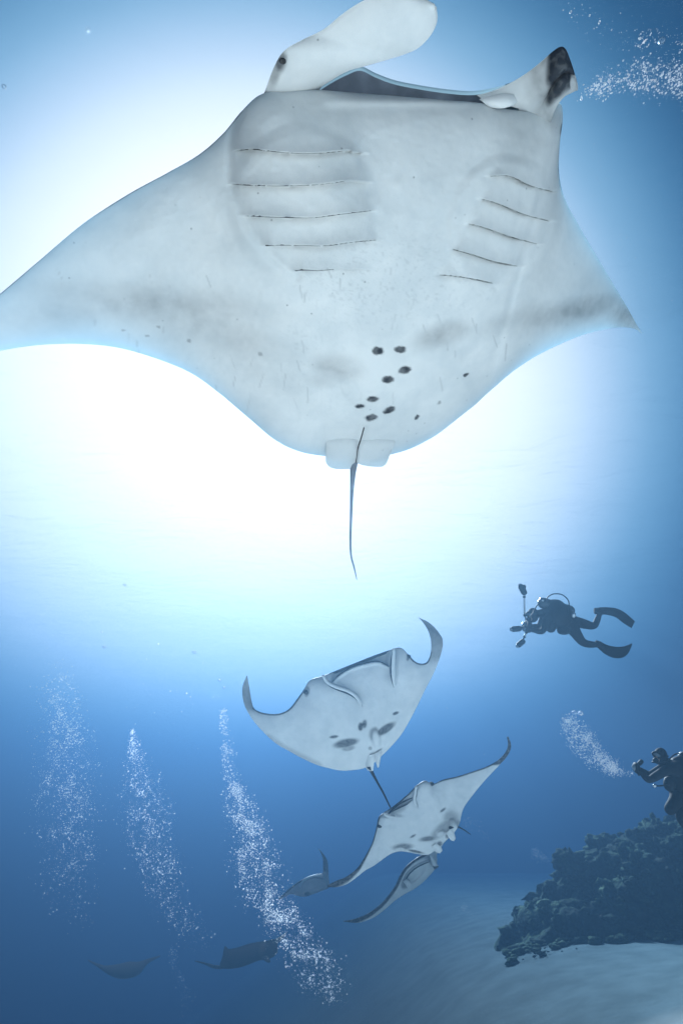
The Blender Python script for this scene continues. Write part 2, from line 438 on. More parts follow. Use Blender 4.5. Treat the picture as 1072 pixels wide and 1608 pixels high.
def sheet(name, ctrl, depthf, parent, m_front, m_back=None, thick=.01, nu=60, nv=24, bulge=0.0, edge_pow=.5, vbend=None, pigment=None, thin=0.0, noise=0):
    """Lofted fin: rows (ax, ay, aoff, bx, by, boff); offsets are metres further from the viewer."""
    C = crom(ctrl, nu); v = np.linspace(0, 1, nv)
    px = C[:, 0, None] * (1 - v) + C[:, 3, None] * v
    py = C[:, 1, None] * (1 - v) + C[:, 4, None] * v
    zo = C[:, 2, None] * (1 - v) + C[:, 5, None] * v - bulge * np.sin(np.pi * v)
    if vbend is not None: zo = zo + vbend(np.linspace(0, 1, nu)[:, None], v[None, :])
    B = P(px, py, depthf(px, py) + zo)
    if noise: B = B + (fbm(B * 9, 3)[..., None] - .5) * noise * (-rays(px, py))
    du = np.gradient(B, axis=0); dv = np.gradient(B, axis=1)
    N = np.cross(du, dv); N /= np.linalg.norm(N, axis=-1, keepdims=True) + 1e-9
    if (N[nu // 2, nv // 2] @ rays(px, py)[nu // 2, nv // 2]) > 0: N = -N       # towards the viewer
    pr = (np.clip(4 * v * (1 - v), 0, 1) ** edge_pow)[None, :, None] * thick / 2
    u = np.linspace(0, 1, nu); pu = np.clip(np.minimum(u, 1 - u) * nu / 3, 0.05, 1)[:, None, None]
    fr, bk = B + N * (pr * pu + .0006), B - N * (pr * pu + .0006)
    V = np.concatenate([fr.reshape(-1, 3), bk.reshape(-1, 3)]); k = nu * nv
    Ff = grid_faces(nu, nv); Fk = grid_faces(nu, nv, k, flip=True)
    rim = []
    for i in range(nu - 1):
        rim.append([i * nv, i * nv + k, (i + 1) * nv + k, (i + 1) * nv])
        rim.append([i * nv + nv - 1, (i + 1) * nv + nv - 1, (i + 1) * nv + nv - 1 + k, i * nv + nv - 1 + k])
    for j in range(nv - 1):
        rim.append([j, j + 1, j + 1 + k, j + k]); b = (nu - 1) * nv
        rim.append([b + j, b + j + k, b + j + 1 + k, b + j + 1])
    F = np.concatenate([Ff, Fk, np.array(rim)])
    q = Ff[(nu // 2) * (nv - 1) + nv // 2]
    nf = np.cross(V[q[1]] - V[q[0]], V[q[2]] - V[q[0]])
    if nf @ N[nu // 2, nv // 2] < 0: F = F[:, ::-1]
    idx = np.concatenate([np.zeros(len(Ff), int), np.ones(len(Fk) + len(rim), int)])
    pg = np.zeros(k)
    if pigment is not None: pg = np.clip(pigment(px, py), 0, 1).ravel()
    return mesh_obj(name, V, F, [m_front, m_back or m_front], parent, mat_idx=idx, attrs={'pigment': np.concatenate([pg, pg]), 'thin': np.full(2 * k, thin)})

def tube(name, pts, radii, m, parent=None, seg=8, n=None, cap=True):
    pts = np.asarray(pts, float); radii = np.asarray(radii, float) * np.ones(len(pts))
    if n: pr = crom(np.column_stack([pts, radii]), n); pts, radii = pr[:, :3], pr[:, 3]
    t = np.gradient(pts, axis=0); t /= np.linalg.norm(t, axis=1, keepdims=True) + 1e-9
    ref = np.array([0.13, .31, .94]); V = []
    for p, d, r in zip(pts, t, radii):
        a = np.cross(d, ref); a /= np.linalg.norm(a) + 1e-9; b = np.cross(d, a)
        for k in range(seg):
            w = 2 * math.pi * k / seg; V.append(p + r * (a * math.cos(w) + b * math.sin(w)))
    F = []
    for i in range(len(pts) - 1):
        for k in range(seg):
            F.append([i * seg + k, i * seg + (k + 1) % seg, (i + 1) * seg + (k + 1) % seg, (i + 1) * seg + k])
    if cap: F.append(list(range(seg))[::-1]); F.append([(len(pts) - 1) * seg + k for k in range(seg)])
    return mesh_obj(name, V, F, m, parent)
def blob_geo(c, axes, nu=20, nv=12, noise=0, nscale=3):
    """ellipsoid with axes given as three vectors"""
    c = np.asarray(c, float); A = np.asarray(axes, float); V = []; F = []
    for j in range(nv + 1):
        th = math.pi * j / nv
        for i in range(nu):
            ph = 2 * math.pi * i / nu
            V.append([math.sin(th) * math.cos(ph), math.sin(th) * math.sin(ph), math.cos(th)])
    V = np.array(V)
    if noise: V = V * (1 + noise * (fbm(V * nscale + 7, 3)[:, None] - .5))
    V = c + V @ A
    for j in range(nv):
        for i in range(nu):
            F.append([j * nu + i, (j + 1) * nu + i, (j + 1) * nu + (i + 1) % nu, j * nu + (i + 1) % nu])
    return V, F
def blob(name, c, axes, m, parent=None, **k):
    V, F = blob_geo(c, axes, **k)
    return mesh_obj(name, V, F, m, parent)
def eye_at(M, parent, px, py, r, depth=None, name='eye', squash=.6):
    c = M.on_belly([px], [py], 0)[0] if depth is None else P(px, py, depth)
    d = rays(px, py); d = d / np.linalg.norm(d); a = np.cross(d, [0, 0, 1]); a /= np.linalg.norm(a); b = np.cross(d, a)
    return blob(name, c, [a * r, b * r * .8, d * r * squash], EYEM, parent, nu=16, nv=10)

# ---- the big manta overhead
ST = [  # lx, ly, tx, ty, leading depth off, trailing depth off, half thickness, gape
 (-172, 612, -166, 618, .05, .05, .004, 0), (-120, 566, -120, 588, .02, .02, .010, 0), (-60, 512, -60, 565, 0, 0, .016, 0),
 (0, 462, 0, 551, 0, 0, .022, 0), (60, 411, 60, 542, 0, 0, .03, 0), (130, 352, 125, 540, 0, 0, .036, 0),
 (200, 306, 185, 546, 0, 0, .045, 0), (262, 272, 245, 563, 0, 0, .06, 0), (312, 243, 300, 586, 0, 0, .075, 0),
 (350, 210, 345, 618, 0, 0, .095, 0), (380, 174, 390, 656, 0, 0, .12, 0), (410, 148, 432, 691, 0, 0, .14, .0),
 (450, 142, 470, 709, 0, 0, .155, .0), (496, 141, 508, 716, 0, 0, .165, .03), (560, 146, 545, 720, 0, 0, .17, .12),
 (625, 151, 580, 720, 0, 0, .17, .13), (695, 157, 612, 714, .0, 0, .165, .12), (755, 162, 645, 704, 0, 0, .155, .04),
 (800, 172, 680, 686, 0, 0, .14, 0), (838, 174, 706, 667, .02, 0, .13, 0), (862, 164, 726, 651, .05, 0, .125, 0), (879, 163, 745, 636, .08, 0, .12, 0),
 (883, 185, 760, 622, .10, 0, .11, 0), (878, 228, 778, 606, .09, 0, .10, 0), (877, 272, 804, 584, .08, .02, .08, 0), (886, 312, 840, 560, .10, .05, .055, 0),
 (908, 354, 878, 541, .14, .10, .042, 0), (936, 402, 915, 526, .20, .18, .032, 0), (962, 446, 950, 517, .28, .27, .024, 0),
 (984, 483, 975, 514, .36, .36, .016, 0), (998, 508, 994, 516, .42, .42, .008, 0), (1007, 523, 1006, 523, .45, .45, .003, 0)]
SLITS_L = [[(372, 237), (400, 235), (450, 240), (500, 241), (540, 237), (566, 241)],
           [(366, 289), (390, 291), (450, 292), (500, 290), (540, 285), (574, 286)],
           [(385, 339), (430, 341), (490, 342), (540, 336), (582, 331)],
           [(417, 386), (450, 385), (510, 386), (550, 381), (590, 377)],
           [(464, 425), (480, 424), (500, 425), (524, 423), (570, 424)]]
SLITS_R = [[(770, 277), (800, 277), (830, 291), (866, 301)],
           [(756, 313), (780, 320), (820, 336), (860, 347)],
           [(736, 352), (760, 358), (800, 372), (842, 383)],
           [(711, 392), (740, 400), (775, 411), (811, 418)],
           [(690, 432), (715, 434), (745, 439), (773, 445)]]
def poly_dist(px, py, pts, n=40):
    c = crom(pts, n); d = np.full(px.shape, 1e9)
    for i in range(n): d = np.minimum(d, np.hypot(px - c[i, 0], py - c[i, 1]))
    return d
def relief1(px, py):
    r = np.zeros_like(px)
    for S_, sl in ((1, SLITS_L), (-1, SLITS_R)):
        for pts in sl:
            c = np.array(crom(pts, 40)); o = np.argsort(c[:, 0]); c = c[o]
            ys = np.interp(px, c[:, 0], c[:, 1]); x0, x1 = c[0, 0], c[-1, 0]
            m = sstep(x0 - 12, x0 + 14, px) * (1 - sstep(x1 - 16, x1 + 16, px))
            d = py - ys
            r += np.where(d < 0, .028 * m * np.exp(np.minimum(d, 0) / 20), 0)
            r -= np.where(d >= 0, .014 * m * np.exp(-np.maximum(d, 0) / 8), 0)
    # raised gill region, its outer rim
    r += .010 * ellip(px, py, 475, 320, 112, 118, 0, .10)
    r += .010 * ellip(px, py, 790, 352, 84, 104, 12, .10)
    for c_ in ([(376, 180), (362, 220), (361, 270), (370, 315), (392, 355), (428, 402), (466, 434)], [(880, 262), (876, 305), (864, 350), (842, 392), (812, 428), (778, 450)]):
        d_ = poly_dist(px, py, c_, 60)
        r -= .012 * np.exp(-(d_ / 8.) ** 2)
    for c_ in ([(566, 238), (576, 286), (584, 332), (592, 378)], [(776, 262), (757, 312), (737, 352), (712, 392), (692, 432)]):
        r -= .006 * np.exp(-(poly_dist(px, py, c_, 50) / 9.) ** 2)
    # creases beside the pelvic region and the keel of the tail root
    r += .018 * np.exp(-((px - (620 + (py - 480) * -.24)) / 46) ** 2) * sstep(430, 640, py)
    # soft unevenness of the skin
    r += .010 * (fbm(np.stack([px / 60, py / 60, 0 * px], -1), 4) - .5) * 2 * sstep(-100, 300, px)
    # rim behind the open mouth
    r += .014 * np.exp(-((py - 158) / 9.) ** 2) * sstep(490, 530, px) * (1 - sstep(740, 780, px))
    return r
def pigment1(px, py):
    g = np.zeros_like(px)
    spots = [(593, 551, 9.5, 6, 0), (628, 549, 9.5, 5.5, 0), (635, 581, 9.5, 5.5, -12), (608, 596, 9.5, 5.5, -8), (584, 627, 9.5, 4.6, -8),
             (565, 638, 7, 3.4, -5), (611, 644, 10, 4.6, -22), (583, 656, 10, 5, -10), (731, 589, 4.6, 3, -30), (690, 632, 3.4, 2.2, -30),
             (654, 655, 4.5, 2.4, -30), (409, 556, 4, 4, 0), (250, 513, 3, 3, 0), (231, 527, 2.5, 2.5, 0), (297, 535, 3, 3, 0), (193, 519, 2.5, 2.5, 0)]
    wx = px + 4.5 * (fbm(np.stack([px / 5, py / 5, 0 * px], -1), 3) - .5); wy = py + 4 * (fbm(np.stack([px / 5 + 40, py / 5, 0 * px], -1), 3) - .5)
    for x, y, a, b, t in spots: g = np.maximum(g, .93 * ellip(wx, wy, x, y, a, b, t, .22) * (1 if a > 4.2 else .5))
    nz = .55 + .9 * fbm(np.stack([px / 22, py / 14, 0 * px], -1), 4)
    soft = [(694, 526, 36, 15, -18, .36), (688, 532, 17, 13, 0, .25), (718, 517, 20, 8, -20, .2), (524, 577, 34, 18, 8, .30), (500, 596, 30, 12, 0, .15),
            (240, 478, 150, 26, 5, .30), (330, 510, 120, 32, 22, .22), (120, 485, 110, 24, -12, .20), (905, 487, 80, 20, -14, .42), (985, 500, 30, 22, 20, .5), (940, 470, 60, 50, 40, .16), (815, 500, 60, 15, -18, .18),
            (430, 590, 70, 24, 32, .10)]
    for x, y, a, b, t, k in soft: g = np.maximum(g, k * ellip(px, py, x, y, a, b, t, .85) * nz)
    g = np.maximum(g, .75 * (1 - sstep(.8, 2.0, poly_dist(px, py, [(r_[0], r_[1]) for r_ in ST[1:11]], 160))))
    # flecks near the gills and on the chest
    g = np.maximum(g, .13 * sstep(.74, .84, vnoise(np.stack([px / 3.6, py / 3.0, 0 * px], -1))) * ellip(px, py, 600, 440, 130, 70, 0, .8))
    g = np.maximum(g, .13 * sstep(.74, .84, vnoise(np.stack([px / 3.2 + 9, py / 4, 0 * px], -1))) * ellip(px, py, 430, 560, 130, 60, 20, .8))
    for _ in range(46):
        x0, y0 = SCR.uniform(60, 820), SCR.uniform(420, 640); L_ = SCR.uniform(8, 26); t_ = SCR.uniform(1.1, 1.9)
        x1, y1 = x0 + L_ * math.cos(t_), y0 + L_ * math.sin(t_)
        tt = np.clip(((px - x0) * (x1 - x0) + (py - y0) * (y1 - y0)) / L_ ** 2, 0, 1)
        dd = np.hypot(px - x0 - tt * (x1 - x0), py - y0 - tt * (y1 - y0))
        g = np.maximum(g, SCR.uniform(.10, .24) * (1 - sstep(.5, 1.9, dd)))
    # grey patches under the left fin, and shadow painted in beside the right gills
    g = np.maximum(g, .20 * ellip(px, py, 826, 215, 42, 46, 20, .8) * nz)
    g = np.maximum(g, .14 * ellip(px, py, 500, 172, 70, 20, 0, .8) * nz)
    g = np.maximum(g, .85 * ellip(px, py, 882, 203, 3.5, 11, 5, .5))
    g = np.maximum(g, .30 * ellip(px, py, 868, 185, 16, 26, 0, .7) * nz)
    g = np.maximum(g, .60 * sstep(.8, .95, 1 - poly_dist(px, py, SLITS_L[4][:3]) / 5.0))
    return g
SCR = np.random.RandomState(4)
M1n = (-.24, .36, .90)
root = empty('manta_ray', P(590, 430, 2.35))
tag(root, 'huge white-bellied manta ray gliding overhead, its spotted belly filling the top of the picture', 'manta ray', 'manta rays in a train')
ST = [r_[:6] + (r_[6] * (1 + .4 * min(1, r_[6] / .15)),) + r_[7:] for r_ in ST]
M1 = Manta((590, 430), 2.35, M1n, ST, 560, 330, prof_pow=.78)
JAW = np.array(crom([(492, 142), (520, 124), (545, 111), (566, 104), (590, 115), (620, 126), (660, 134), (700, 140), (740, 143), (775, 138), (800, 130)], 60))
M1.body(root, relief1, pigment1, belly_frac=1.0, backfrac=.7, jaw=(JAW[:, 0], JAW[:, 1], .10), thin=.5)
for pts in SLITS_L:
    w = .0022 if pts is not SLITS_L[4] else .0034
    M1.slit(root, pts[:5] if pts is not SLITS_L[4] else pts[:4], w, n=40, dark_end=-1, lift=.007)
for pts in SLITS_R: M1.slit(root, pts, .0020, n=36, dark_end=1, lift=.007)
# mouth: roof and inner cheeks behind the lower lip
i0, i1 = np.searchsorted(M1.st[:, 0], 482), np.searchsorted(M1.st[:, 0], 812)
lip_b, lip_t = M1.low[i0:i1, 0], M1.up[i0:i1, 0]
back_dir = (M1.base[(i0 + i1) // 2, 60] - M1.base[(i0 + i1) // 2, 0]); back_dir /= np.linalg.norm(back_dir)
rows = [lip_b - back_dir * -.004, lip_b * .75 + lip_t * .25 + back_dir * .10, (lip_b + lip_t) / 2 + back_dir * .22, lip_b * .2 + lip_t * .8 + back_dir * .12, lip_t + back_dir * .012]
G = np.stack(rows, 1); Gs = np.array([crom(g_, 16) for g_ in G])
mesh_obj('mouth', Gs.reshape(-1, 3), grid_faces(Gs.shape[0], 16), MOUTHM, root)
d1 = M1.depth
# left cephalic fin: a broad white paddle held forward across the open mouth
fin_l = [(398, 205, .16, 505, 200, .16), (408, 165, .06, 500, 165, .07), (418, 138, .0, 502, 140, .02), (430, 106, -.03, 520, 126, -.01), (446, 80, -.05, 545, 112, -.04), (474, 63, -.06, 575, 103, -.06),
         (508, 46, -.07, 603, 95, -.07), (540, 20, -.08, 632, 86, -.08), (572, 0, -.09, 655, 76, -.08), (602, -11, -.09, 672, 60, -.08),
         (630, -13, -.09, 682, 44, -.08), (654, -6, -.08, 686, 30, -.08), (672, 5, -.08, 684, 18, -.08), (678, 9, -.08, 682, 15, -.08)]
def pig_fin(px, py):
    g = .9 * ellip(px, py, 440, 97, 8, 15, 15, .6)
    return np.maximum(g, .5 * ellip(px, py, 433, 112, 7, 24, 18, .6))
sheet('cephalic_fin', fin_l, d1, root, BELLY, BELLY, thick=.016, nu=110, nv=44, vbend=lambda u, v: .007 * np.exp(-((u - .42 - .1 * v) / .05) ** 2) - .018 * np.sin(np.pi * v) * (1 - .4 * u) * sstep(0, .3, u), pigment=pig_fin)
eye_at(M1, root, 444, 96, .010, depth=float(d1(441, 93)) - .058, squash=.35)
# right cephalic fin, rolled up like a scoop
fin_r = [(748, 150, .03, 792, 180, .10), (775, 142, .03, 808, 200, .10), (805, 128, .02, 826, 214, .10), (830, 112, 0, 845, 216, .08), (850, 96, -.02, 860, 200, .04),
         (866, 82, -.03, 872, 170, -.03), (878, 74, -.03, 884, 153, -.05), (886, 76, -.02, 894, 147, -.04), (892, 92, .0, 902, 143, -.03), (898, 118, .02, 906, 142, .0)]
def pig_r(px, py):
    return np.maximum(.98 * sstep(0, 1, (px - 850) / 16) * (1 - sstep(150, 170, py + (px - 870) * .9)) * (1 - ellip(px, py, 902, 132, 9, 13, -20, .25)), .40 * sstep(800, 850, px) * (.5 + fbm(np.stack([px / 12, py / 16, 0 * px], -1), 3)))
sheet('cephalic_fin', fin_r, d1, root, BELLY, BACK, thick=.014, nu=90, nv=40, vbend=lambda u, v: -.035 * np.sin(np.pi * v) + .03 * np.exp(-((v - .55) / .09) ** 2) * sstep(.25, .6, u), pigment=pig_r)
# small fold at the right corner of the mouth
sheet('mouth_fold', [(752, 156, -.0, 768, 168, -.01), (770, 150, -.01, 786, 170, -.03), (790, 146, -.01, 804, 166, -.03), (806, 148, .0, 812, 160, .0)], d1, root, BELLY, BELLY, thick=.008, nu=24, nv=14, bulge=.008)
# pelvic fins, claspers' fold and tail
for row in ([(514, 664, .10, 566, 658, .10), (513, 690, .0, 565, 684, -.01), (512, 706, -.02, 564, 702, -.04), (511, 722, -.01, 562, 722, -.04), (513, 728, .0, 561, 729, -.03), (517, 733, .0, 559, 733, -.02), (528, 736, .01, 553, 736, -.01)],
            [(566, 658, .10, 622, 664, .10), (565, 684, -.01, 620, 690, .0), (564, 702, -.04, 617, 702, -.02), (562, 720, -.04, 611, 716, -.01), (561, 726, -.03, 608, 724, .0), (566, 729, -.02, 604, 730, .0), (580, 731, -.01, 597, 733, .01)]):
    sheet('pelvic_fin', row, lambda x, y: M1.depth(x, y) - .05 * (1 - sstep(690, 735, y)), root, BELLY, BELLY, thick=.012, nu=36, nv=24, bulge=.012, thin=.22)
c = crom([(572, 672), (567, 688), (563, 705), (560, 724)], 20)
tail_px = [(556, 716), (554, 740), (552, 775), (551, 810), (550, 845), (551, 872), (556, 892), (560, 910)]
tp = P([q_[0] for q_ in tail_px], [q_[1] for q_ in tail_px], M1.depth(np.array([q_[0] for q_ in tail_px], float), np.array([q_[1] for q_ in tail_px], float)) - .02)
tube('tail', tp, [.026, .015, .0090, .007, .006, .0055, .0045, .002], MOUTHM, root, seg=10, n=60)
M1.slit(root, [(572, 672), (567, 690), (562, 706), (559, 728)], .0006, name='pelvic_fold', lift=.045, n=20)

# ---- the smaller mantas of the train
def lead(st, i0=0, i1=None): return [(r[0], r[1]) for r in st[i0:i1]]
BACK2 = dark_material('manta_back_brown', (.075, .06, .05))
BACK2.node_tree.nodes['Principled BSDF'].inputs['Specular IOR Level'].default_value = 0

# second manta, wing tips curled up
ST2 = [(388, 1060, 387, 1062, .35, .35, .004, 0), (392, 1082, 381, 1078, .30, .30, .008, 0), (395, 1100, 381, 1095, .22, .22, .012, 0), (399, 1112, 386, 1112, .15, .15, .016, 0),
       (409, 1118, 398, 1132, .08, .08, .022, 0), (424, 1121, 416, 1152, .03, .03, .03, 0), (440, 1120, 434, 1168, 0, 0, .04, 0), (454, 1113, 453, 1179, 0, 0, .055, 0),
       (466, 1098, 475, 1191, 0, 0, .08, 0), (476, 1084, 497, 1201, 0, 0, .11, 0), (487, 1068, 515, 1206, 0, 0, .14, 0), (508, 1061, 535, 1210, 0, 0, .15, 0),
       (535, 1050, 556, 1209, 0, 0, .16, 0), (560, 1040, 572, 1206, 0, 0, .165, 0), (585, 1030, 587, 1198, 0, 0, .16, 0), (611, 1021, 601, 1185, 0, 0, .15, 0),
       (628, 1017, 615, 1171, 0, 0, .13, 0), (641, 1028, 630, 1153, 0, 0, .10, 0), (652, 1039, 643, 1131, 0, 0, .075, 0), (663, 1042, 655, 1108, .02, .02, .05, 0),
       (671, 1038, 667, 1083, .06, .06, .035, 0), (676, 1024, 680, 1058, .12, .12, .022, 0), (676, 1005, 691, 1030, .20, .20, .015, 0), (671, 989, 695, 1008, .28, .28, .011, 0),
       (664, 978, 689, 994, .34, .34, .008, 0), (658, 971, 675, 979, .38, .38, .005, 0), (654, 968, 656, 969, .40, .40, .003, 0)]
LIP2 = [(521, 1072), (530, 1062), (545, 1052), (561, 1045), (588, 1039), (600, 1041), (609, 1046)]
def relief2(px, py):
    r = np.zeros_like(px); c = np.array(crom(LIP2, 40)); ys = np.interp(px, c[:, 0], c[:, 1])
    m = sstep(517, 528, px) * (1 - sstep(604, 614, px))
    r -= .075 * m * (py < ys)
    r += .02 * m * np.exp(-((py - ys - 2) / 3.0) ** 2)
    r += .05 * ellip(px, py, 590, 1160, 6, 14, -8, .5)
    r += .03 * ellip(px, py, 505, 1085, 28, 16, 25, .8) + .03 * ellip(px, py, 632, 1050, 12, 26, 0, .8)
    return r + .016 * (fbm(np.stack([px / 18, py / 18, 0 * px], -1), 3) - .5)
def pigment2(px, py):
    g = np.zeros_like(px); c = lead(ST2)
    for x, y, a, b, t, k in [(566, 1141, 4, 6.5, 5, .9), (572, 1137, 3.6, 6.5, 8, .85), (524, 1157, 7, 2.4, -8, .8), (543, 1167, 19, 6.5, -12, .82), (547, 1175, 10, 4, -10, .5),
                             (621, 1120, 5, 2.4, -22, .85), (605, 1145, 17, 6, -34, .85), (588, 1153, 9, 10, 0, .5), (581, 1175, 3, 3, 0, .5), (594, 1190, 2, 8, 15, .5),
                             (482, 1086, 4, 8, 10, .6), (641, 1032, 2.5, 6, 20, .7)]:
        g = np.maximum(g, k * ellip(px, py, x, y, a, b, t, .35))
    g = g * (1 - .95 * ellip(px, py, 590, 1160, 5.5, 12, -8, .3))
    d1_ = poly_dist(px, py, [(r[0], r[1]) for r in ST2[3:10]], 60); d2_ = poly_dist(px, py, [(r[0], r[1]) for r in ST2[17:22]], 40)
    g = np.maximum(g, .9 * (1 - sstep(1.6, 3.4, np.minimum(d1_, d2_))))
    g = np.maximum(g, .45 * (1 - sstep(1110, 1122, py)) * (1 - sstep(396, 402, px)) + .45 * (1 - sstep(1030, 1048, py)) * sstep(652, 668, px))
    g = np.maximum(g, .3 * (1 - sstep(2, 9, poly_dist(px, py, [(420, 1158), (441, 1172), (461, 1183), (500, 1202)], 40))))
    return g
root2 = empty('manta_ray', P(560, 1110, 7.6))
tag(root2, 'second largest manta ray, both wing tips curled upward, dark blotches across its pale belly', 'manta ray', 'manta rays in a train')
M2 = Manta((560, 1110), 7.6, (-.08, .86, .50), ST2, 300, 150)
M2.body(root2, relief2, pigment2, backfrac=.8)
M2.slit(root2, LIP2, .011, name='mouth', n=40, lift=.004)
def fin_strip(M, parent, pts, wpx, off, m1=BELLY, m2=BACK, thick=.03):
    c = crom(pts, 24); t = np.gradient(c, axis=0); t /= np.linalg.norm(t, axis=1, keepdims=True) + 1e-9
    k = np.sin(np.pi * np.linspace(.08, .97, 24)) ** .5 * wpx / 2
    rows = [(p[0] - q[1] * w, p[1] + q[0] * w, off, p[0] + q[1] * w, p[1] - q[0] * w, off * .6) for p, q, w in zip(c, t, k)]
    return sheet('cephalic_fin', rows, lambda x, y: M.depth(x, y) - .12, parent, m1, m2, thick=thick, nu=48, nv=12, bulge=.02)
fin_strip(M2, root2, [(506, 1060), (514, 1071), (527, 1078), (545, 1084), (558, 1093), (568, 1108)], 6, -.09)
M2.slit(root2, [(509, 1066), (516, 1076), (530, 1083), (546, 1089), (558, 1097), (569, 1110)], .012, name='fin_shadow', lift=.05)  # dark strip in place of the shadow under the rolled fin
fin_strip(M2, root2, [(618, 1018), (617, 1040), (617, 1060), (619, 1078)], 5.5, -.09)
M2.slit(root2, [(615, 1024), (613.5, 1045), (614, 1062), (618, 1080)], .012, name='fin_shadow', lift=.05)  # dark strip painting the shade beside the other rolled fin
eye_at(M2, root2, 481, 1087, .035); eye_at(M2, root2, 641, 1031, .03)
for row in ([(574, 1186, -.02, 588, 1184, -.06), (574, 1204, 0, 586, 1208, -.03), (577, 1209, 0, 583, 1211, -.02)],
            [(588, 1184, -.06, 600, 1176, -.03), (590, 1198, -.05, 597, 1192, -.03), (593, 1206, -.02, 594, 1205, -.02)]):
    sheet('pelvic_fin', row, lambda x, y: M2.depth(x, y) - .03, root2, BELLY, BELLY, thick=.02, nu=16, nv=12, bulge=.02)
tpx = np.array([(579, 1203), (584, 1213), (592, 1228), (602, 1246), (613, 1269)], float)
tube('tail', P(tpx[:, 0], tpx[:, 1], M2.depth(tpx[:, 0], tpx[:, 1]) - np.array([.06, .05, .1, .2, .3])), [.03, .02, .014, .012, .008], BACK, root2, n=30)

# third manta, wings spread along the diagonal
ST3 = [(514, 1390, 513, 1393, .5, .5, .006, 0), (528, 1383, 529, 1393, .42, .42, .012, 0), (543, 1377, 545, 1388, .34, .34, .018, 0), (558, 1366, 562, 1376, .26, .26, .022, 0),
       (566, 1356, 573, 1367, .20, .20, .028, 0), (575, 1341, 586, 1360, .14, .14, .034, 0), (584, 1323, 600, 1350, .08, .08, .045, 0), (590, 1302, 613, 1341, .03, .03, .07, 0),
       (594, 1284, 626, 1337, 0, 0, .10, 0), (602, 1276, 640, 1338, 0, 0, .13, 0), (617, 1266, 655, 1341, 0, 0, .15, 0), (639, 1248, 672, 1342, 0, 0, .155, 0),
       (654, 1233, 688, 1331, 0, 0, .15, 0), (667, 1226, 702, 1318, 0, 0, .13, 0), (679, 1231, 713, 1307, 0, 0, .10, 0), (696, 1224, 721, 1293, 0, 0, .07, 0),
       (718, 1219, 727, 1270, .0, .0, .045, 0), (743, 1211, 743, 1247, 0, 0, .03, 0), (765, 1203, 764, 1222, -.05, -.05, .02, 0), (782, 1193, 782, 1203, -.1, -.1, .014, 0),
       (793, 1181, 796, 1187, -.15, -.15, .010, 0), (797, 1169, 802, 1172, -.2, -.2, .008, 0), (795, 1157, 798, 1157, -.25, -.25, .004, 0)]
LIP3 = [(610, 1280), (614, 1273), (628, 1262), (640, 1256), (650, 1252)]
def relief3(px, py):
    c = np.array(crom([(606, 1280), (622, 1271), (640, 1262), (654, 1250)], 30)); ys = np.interp(px, c[:, 0], c[:, 1])
    m = sstep(606, 614, px) * (1 - sstep(648, 656, px))
    return -.06 * m * (py < ys) + .03 * ellip(px, py, 662, 1243, 12, 15, 0, .7) + .03 * ellip(px, py, 604, 1290, 14, 9, 0, .7) + \
        .03 * (fbm(np.stack([px / 14, py / 14, 0 * px], -1), 3) - .5) + .05 * ellip(px, py, 692, 1310, 7, 5, -30, .5) + .05 * ellip(px, py, 710, 1292, 5, 6, -30, .5)
def pigment3(px, py):
    g = np.zeros_like(px)
    for x, y, a, b, t, k in [(632, 1330, 15, 5, -5, .7), (652, 1337, 12, 2, 12, .8), (672, 1317, 13, 4, -8, .75), (696, 1300, 26, 8, -42, .55), (708, 1285, 12, 12, 0, .5), (720, 1295, 4, 10, -20, .6),
                             (648, 1313, 5, 1.6, -30, .8), (695, 1272, 5, 2, -40, .8), (653, 1262, 2, 7, -20, .6), (625, 1270, 16, 7, -35, .45), (622, 1280, 10, 3, 10, .4), (690, 1325, 4, 4, 0, .7), (702, 1313, 3, 4, 0, .7)]:
        g = np.maximum(g, k * ellip(px, py, x, y, a, b, t, .5))
    g = g * (1 - .8 * ellip(px, py, 690, 1309, 6, 5, -30, .4)) * (1 - .8 * ellip(px, py, 628, 1334, 7, 3, 0, .4))
    dl = poly_dist(px, py, [(r[0], r[1]) for r in ST3[0:9]], 80); dr = poly_dist(px, py, [(r[0], r[1]) for r in ST3[14:]], 80)
    w = 1 + 2.4 * (1 - sstep(520, 590, px)) * 2
    g = np.maximum(g, .95 * (1 - sstep(1.5, 3.2, dl / w * 1.2)))
    g = np.maximum(g, .95 * (1 - sstep(1.5, 3.0, dr / (1 + sstep(770, 790, px) * 3))))
    return np.maximum(g, .35 * (1 - sstep(1, 4, poly_dist(px, py, [(r[0], r[1]) for r in ST3[8:14]], 60))))
root3 = empty('manta_ray', P(655, 1290, 9.2))
tag(root3, 'manta ray with long dark-edged wings spread diagonally, below the tail of the curled one', 'manta ray', 'manta rays in a train')
M3 = Manta((655, 1290), 9.2, (-.25, .80, .55), ST3, 300, 110)
M3.body(root3, relief3, pigment3, backfrac=.8)
M3.slit(root3, LIP3, .012, name='mouth', lift=.006)
fin_strip(M3, root3, [(653, 1234), (651, 1246), (650, 1256), (654, 1268)], 4, -.05)
fin_strip(M3, root3, [(602, 1278), (611, 1282), (620, 1282)], 4, -.05)
eye_at(M3, root3, 677, 1231, .04); eye_at(M3, root3, 596, 1297, .035)
for row in ([(676, 1330, -.02, 684, 1324, -.05), (684, 1338, 0, 692, 1330, -.03), (690, 1340, 0, 694, 1336, -.02)],
            [(700, 1308, -.04, 708, 1300, -.04), (706, 1318, -.02, 713, 1309, -.03), (712, 1321, -.02, 715, 1317, -.02)]):
    sheet('pelvic_fin', row, lambda x, y: M3.depth(x, y) - .03, root3, BELLY, BELLY, thick=.02, nu=16, nv=12, bulge=.02)
tpx = np.array([(706, 1300), (716, 1298), (726, 1302), (738, 1310)], float)
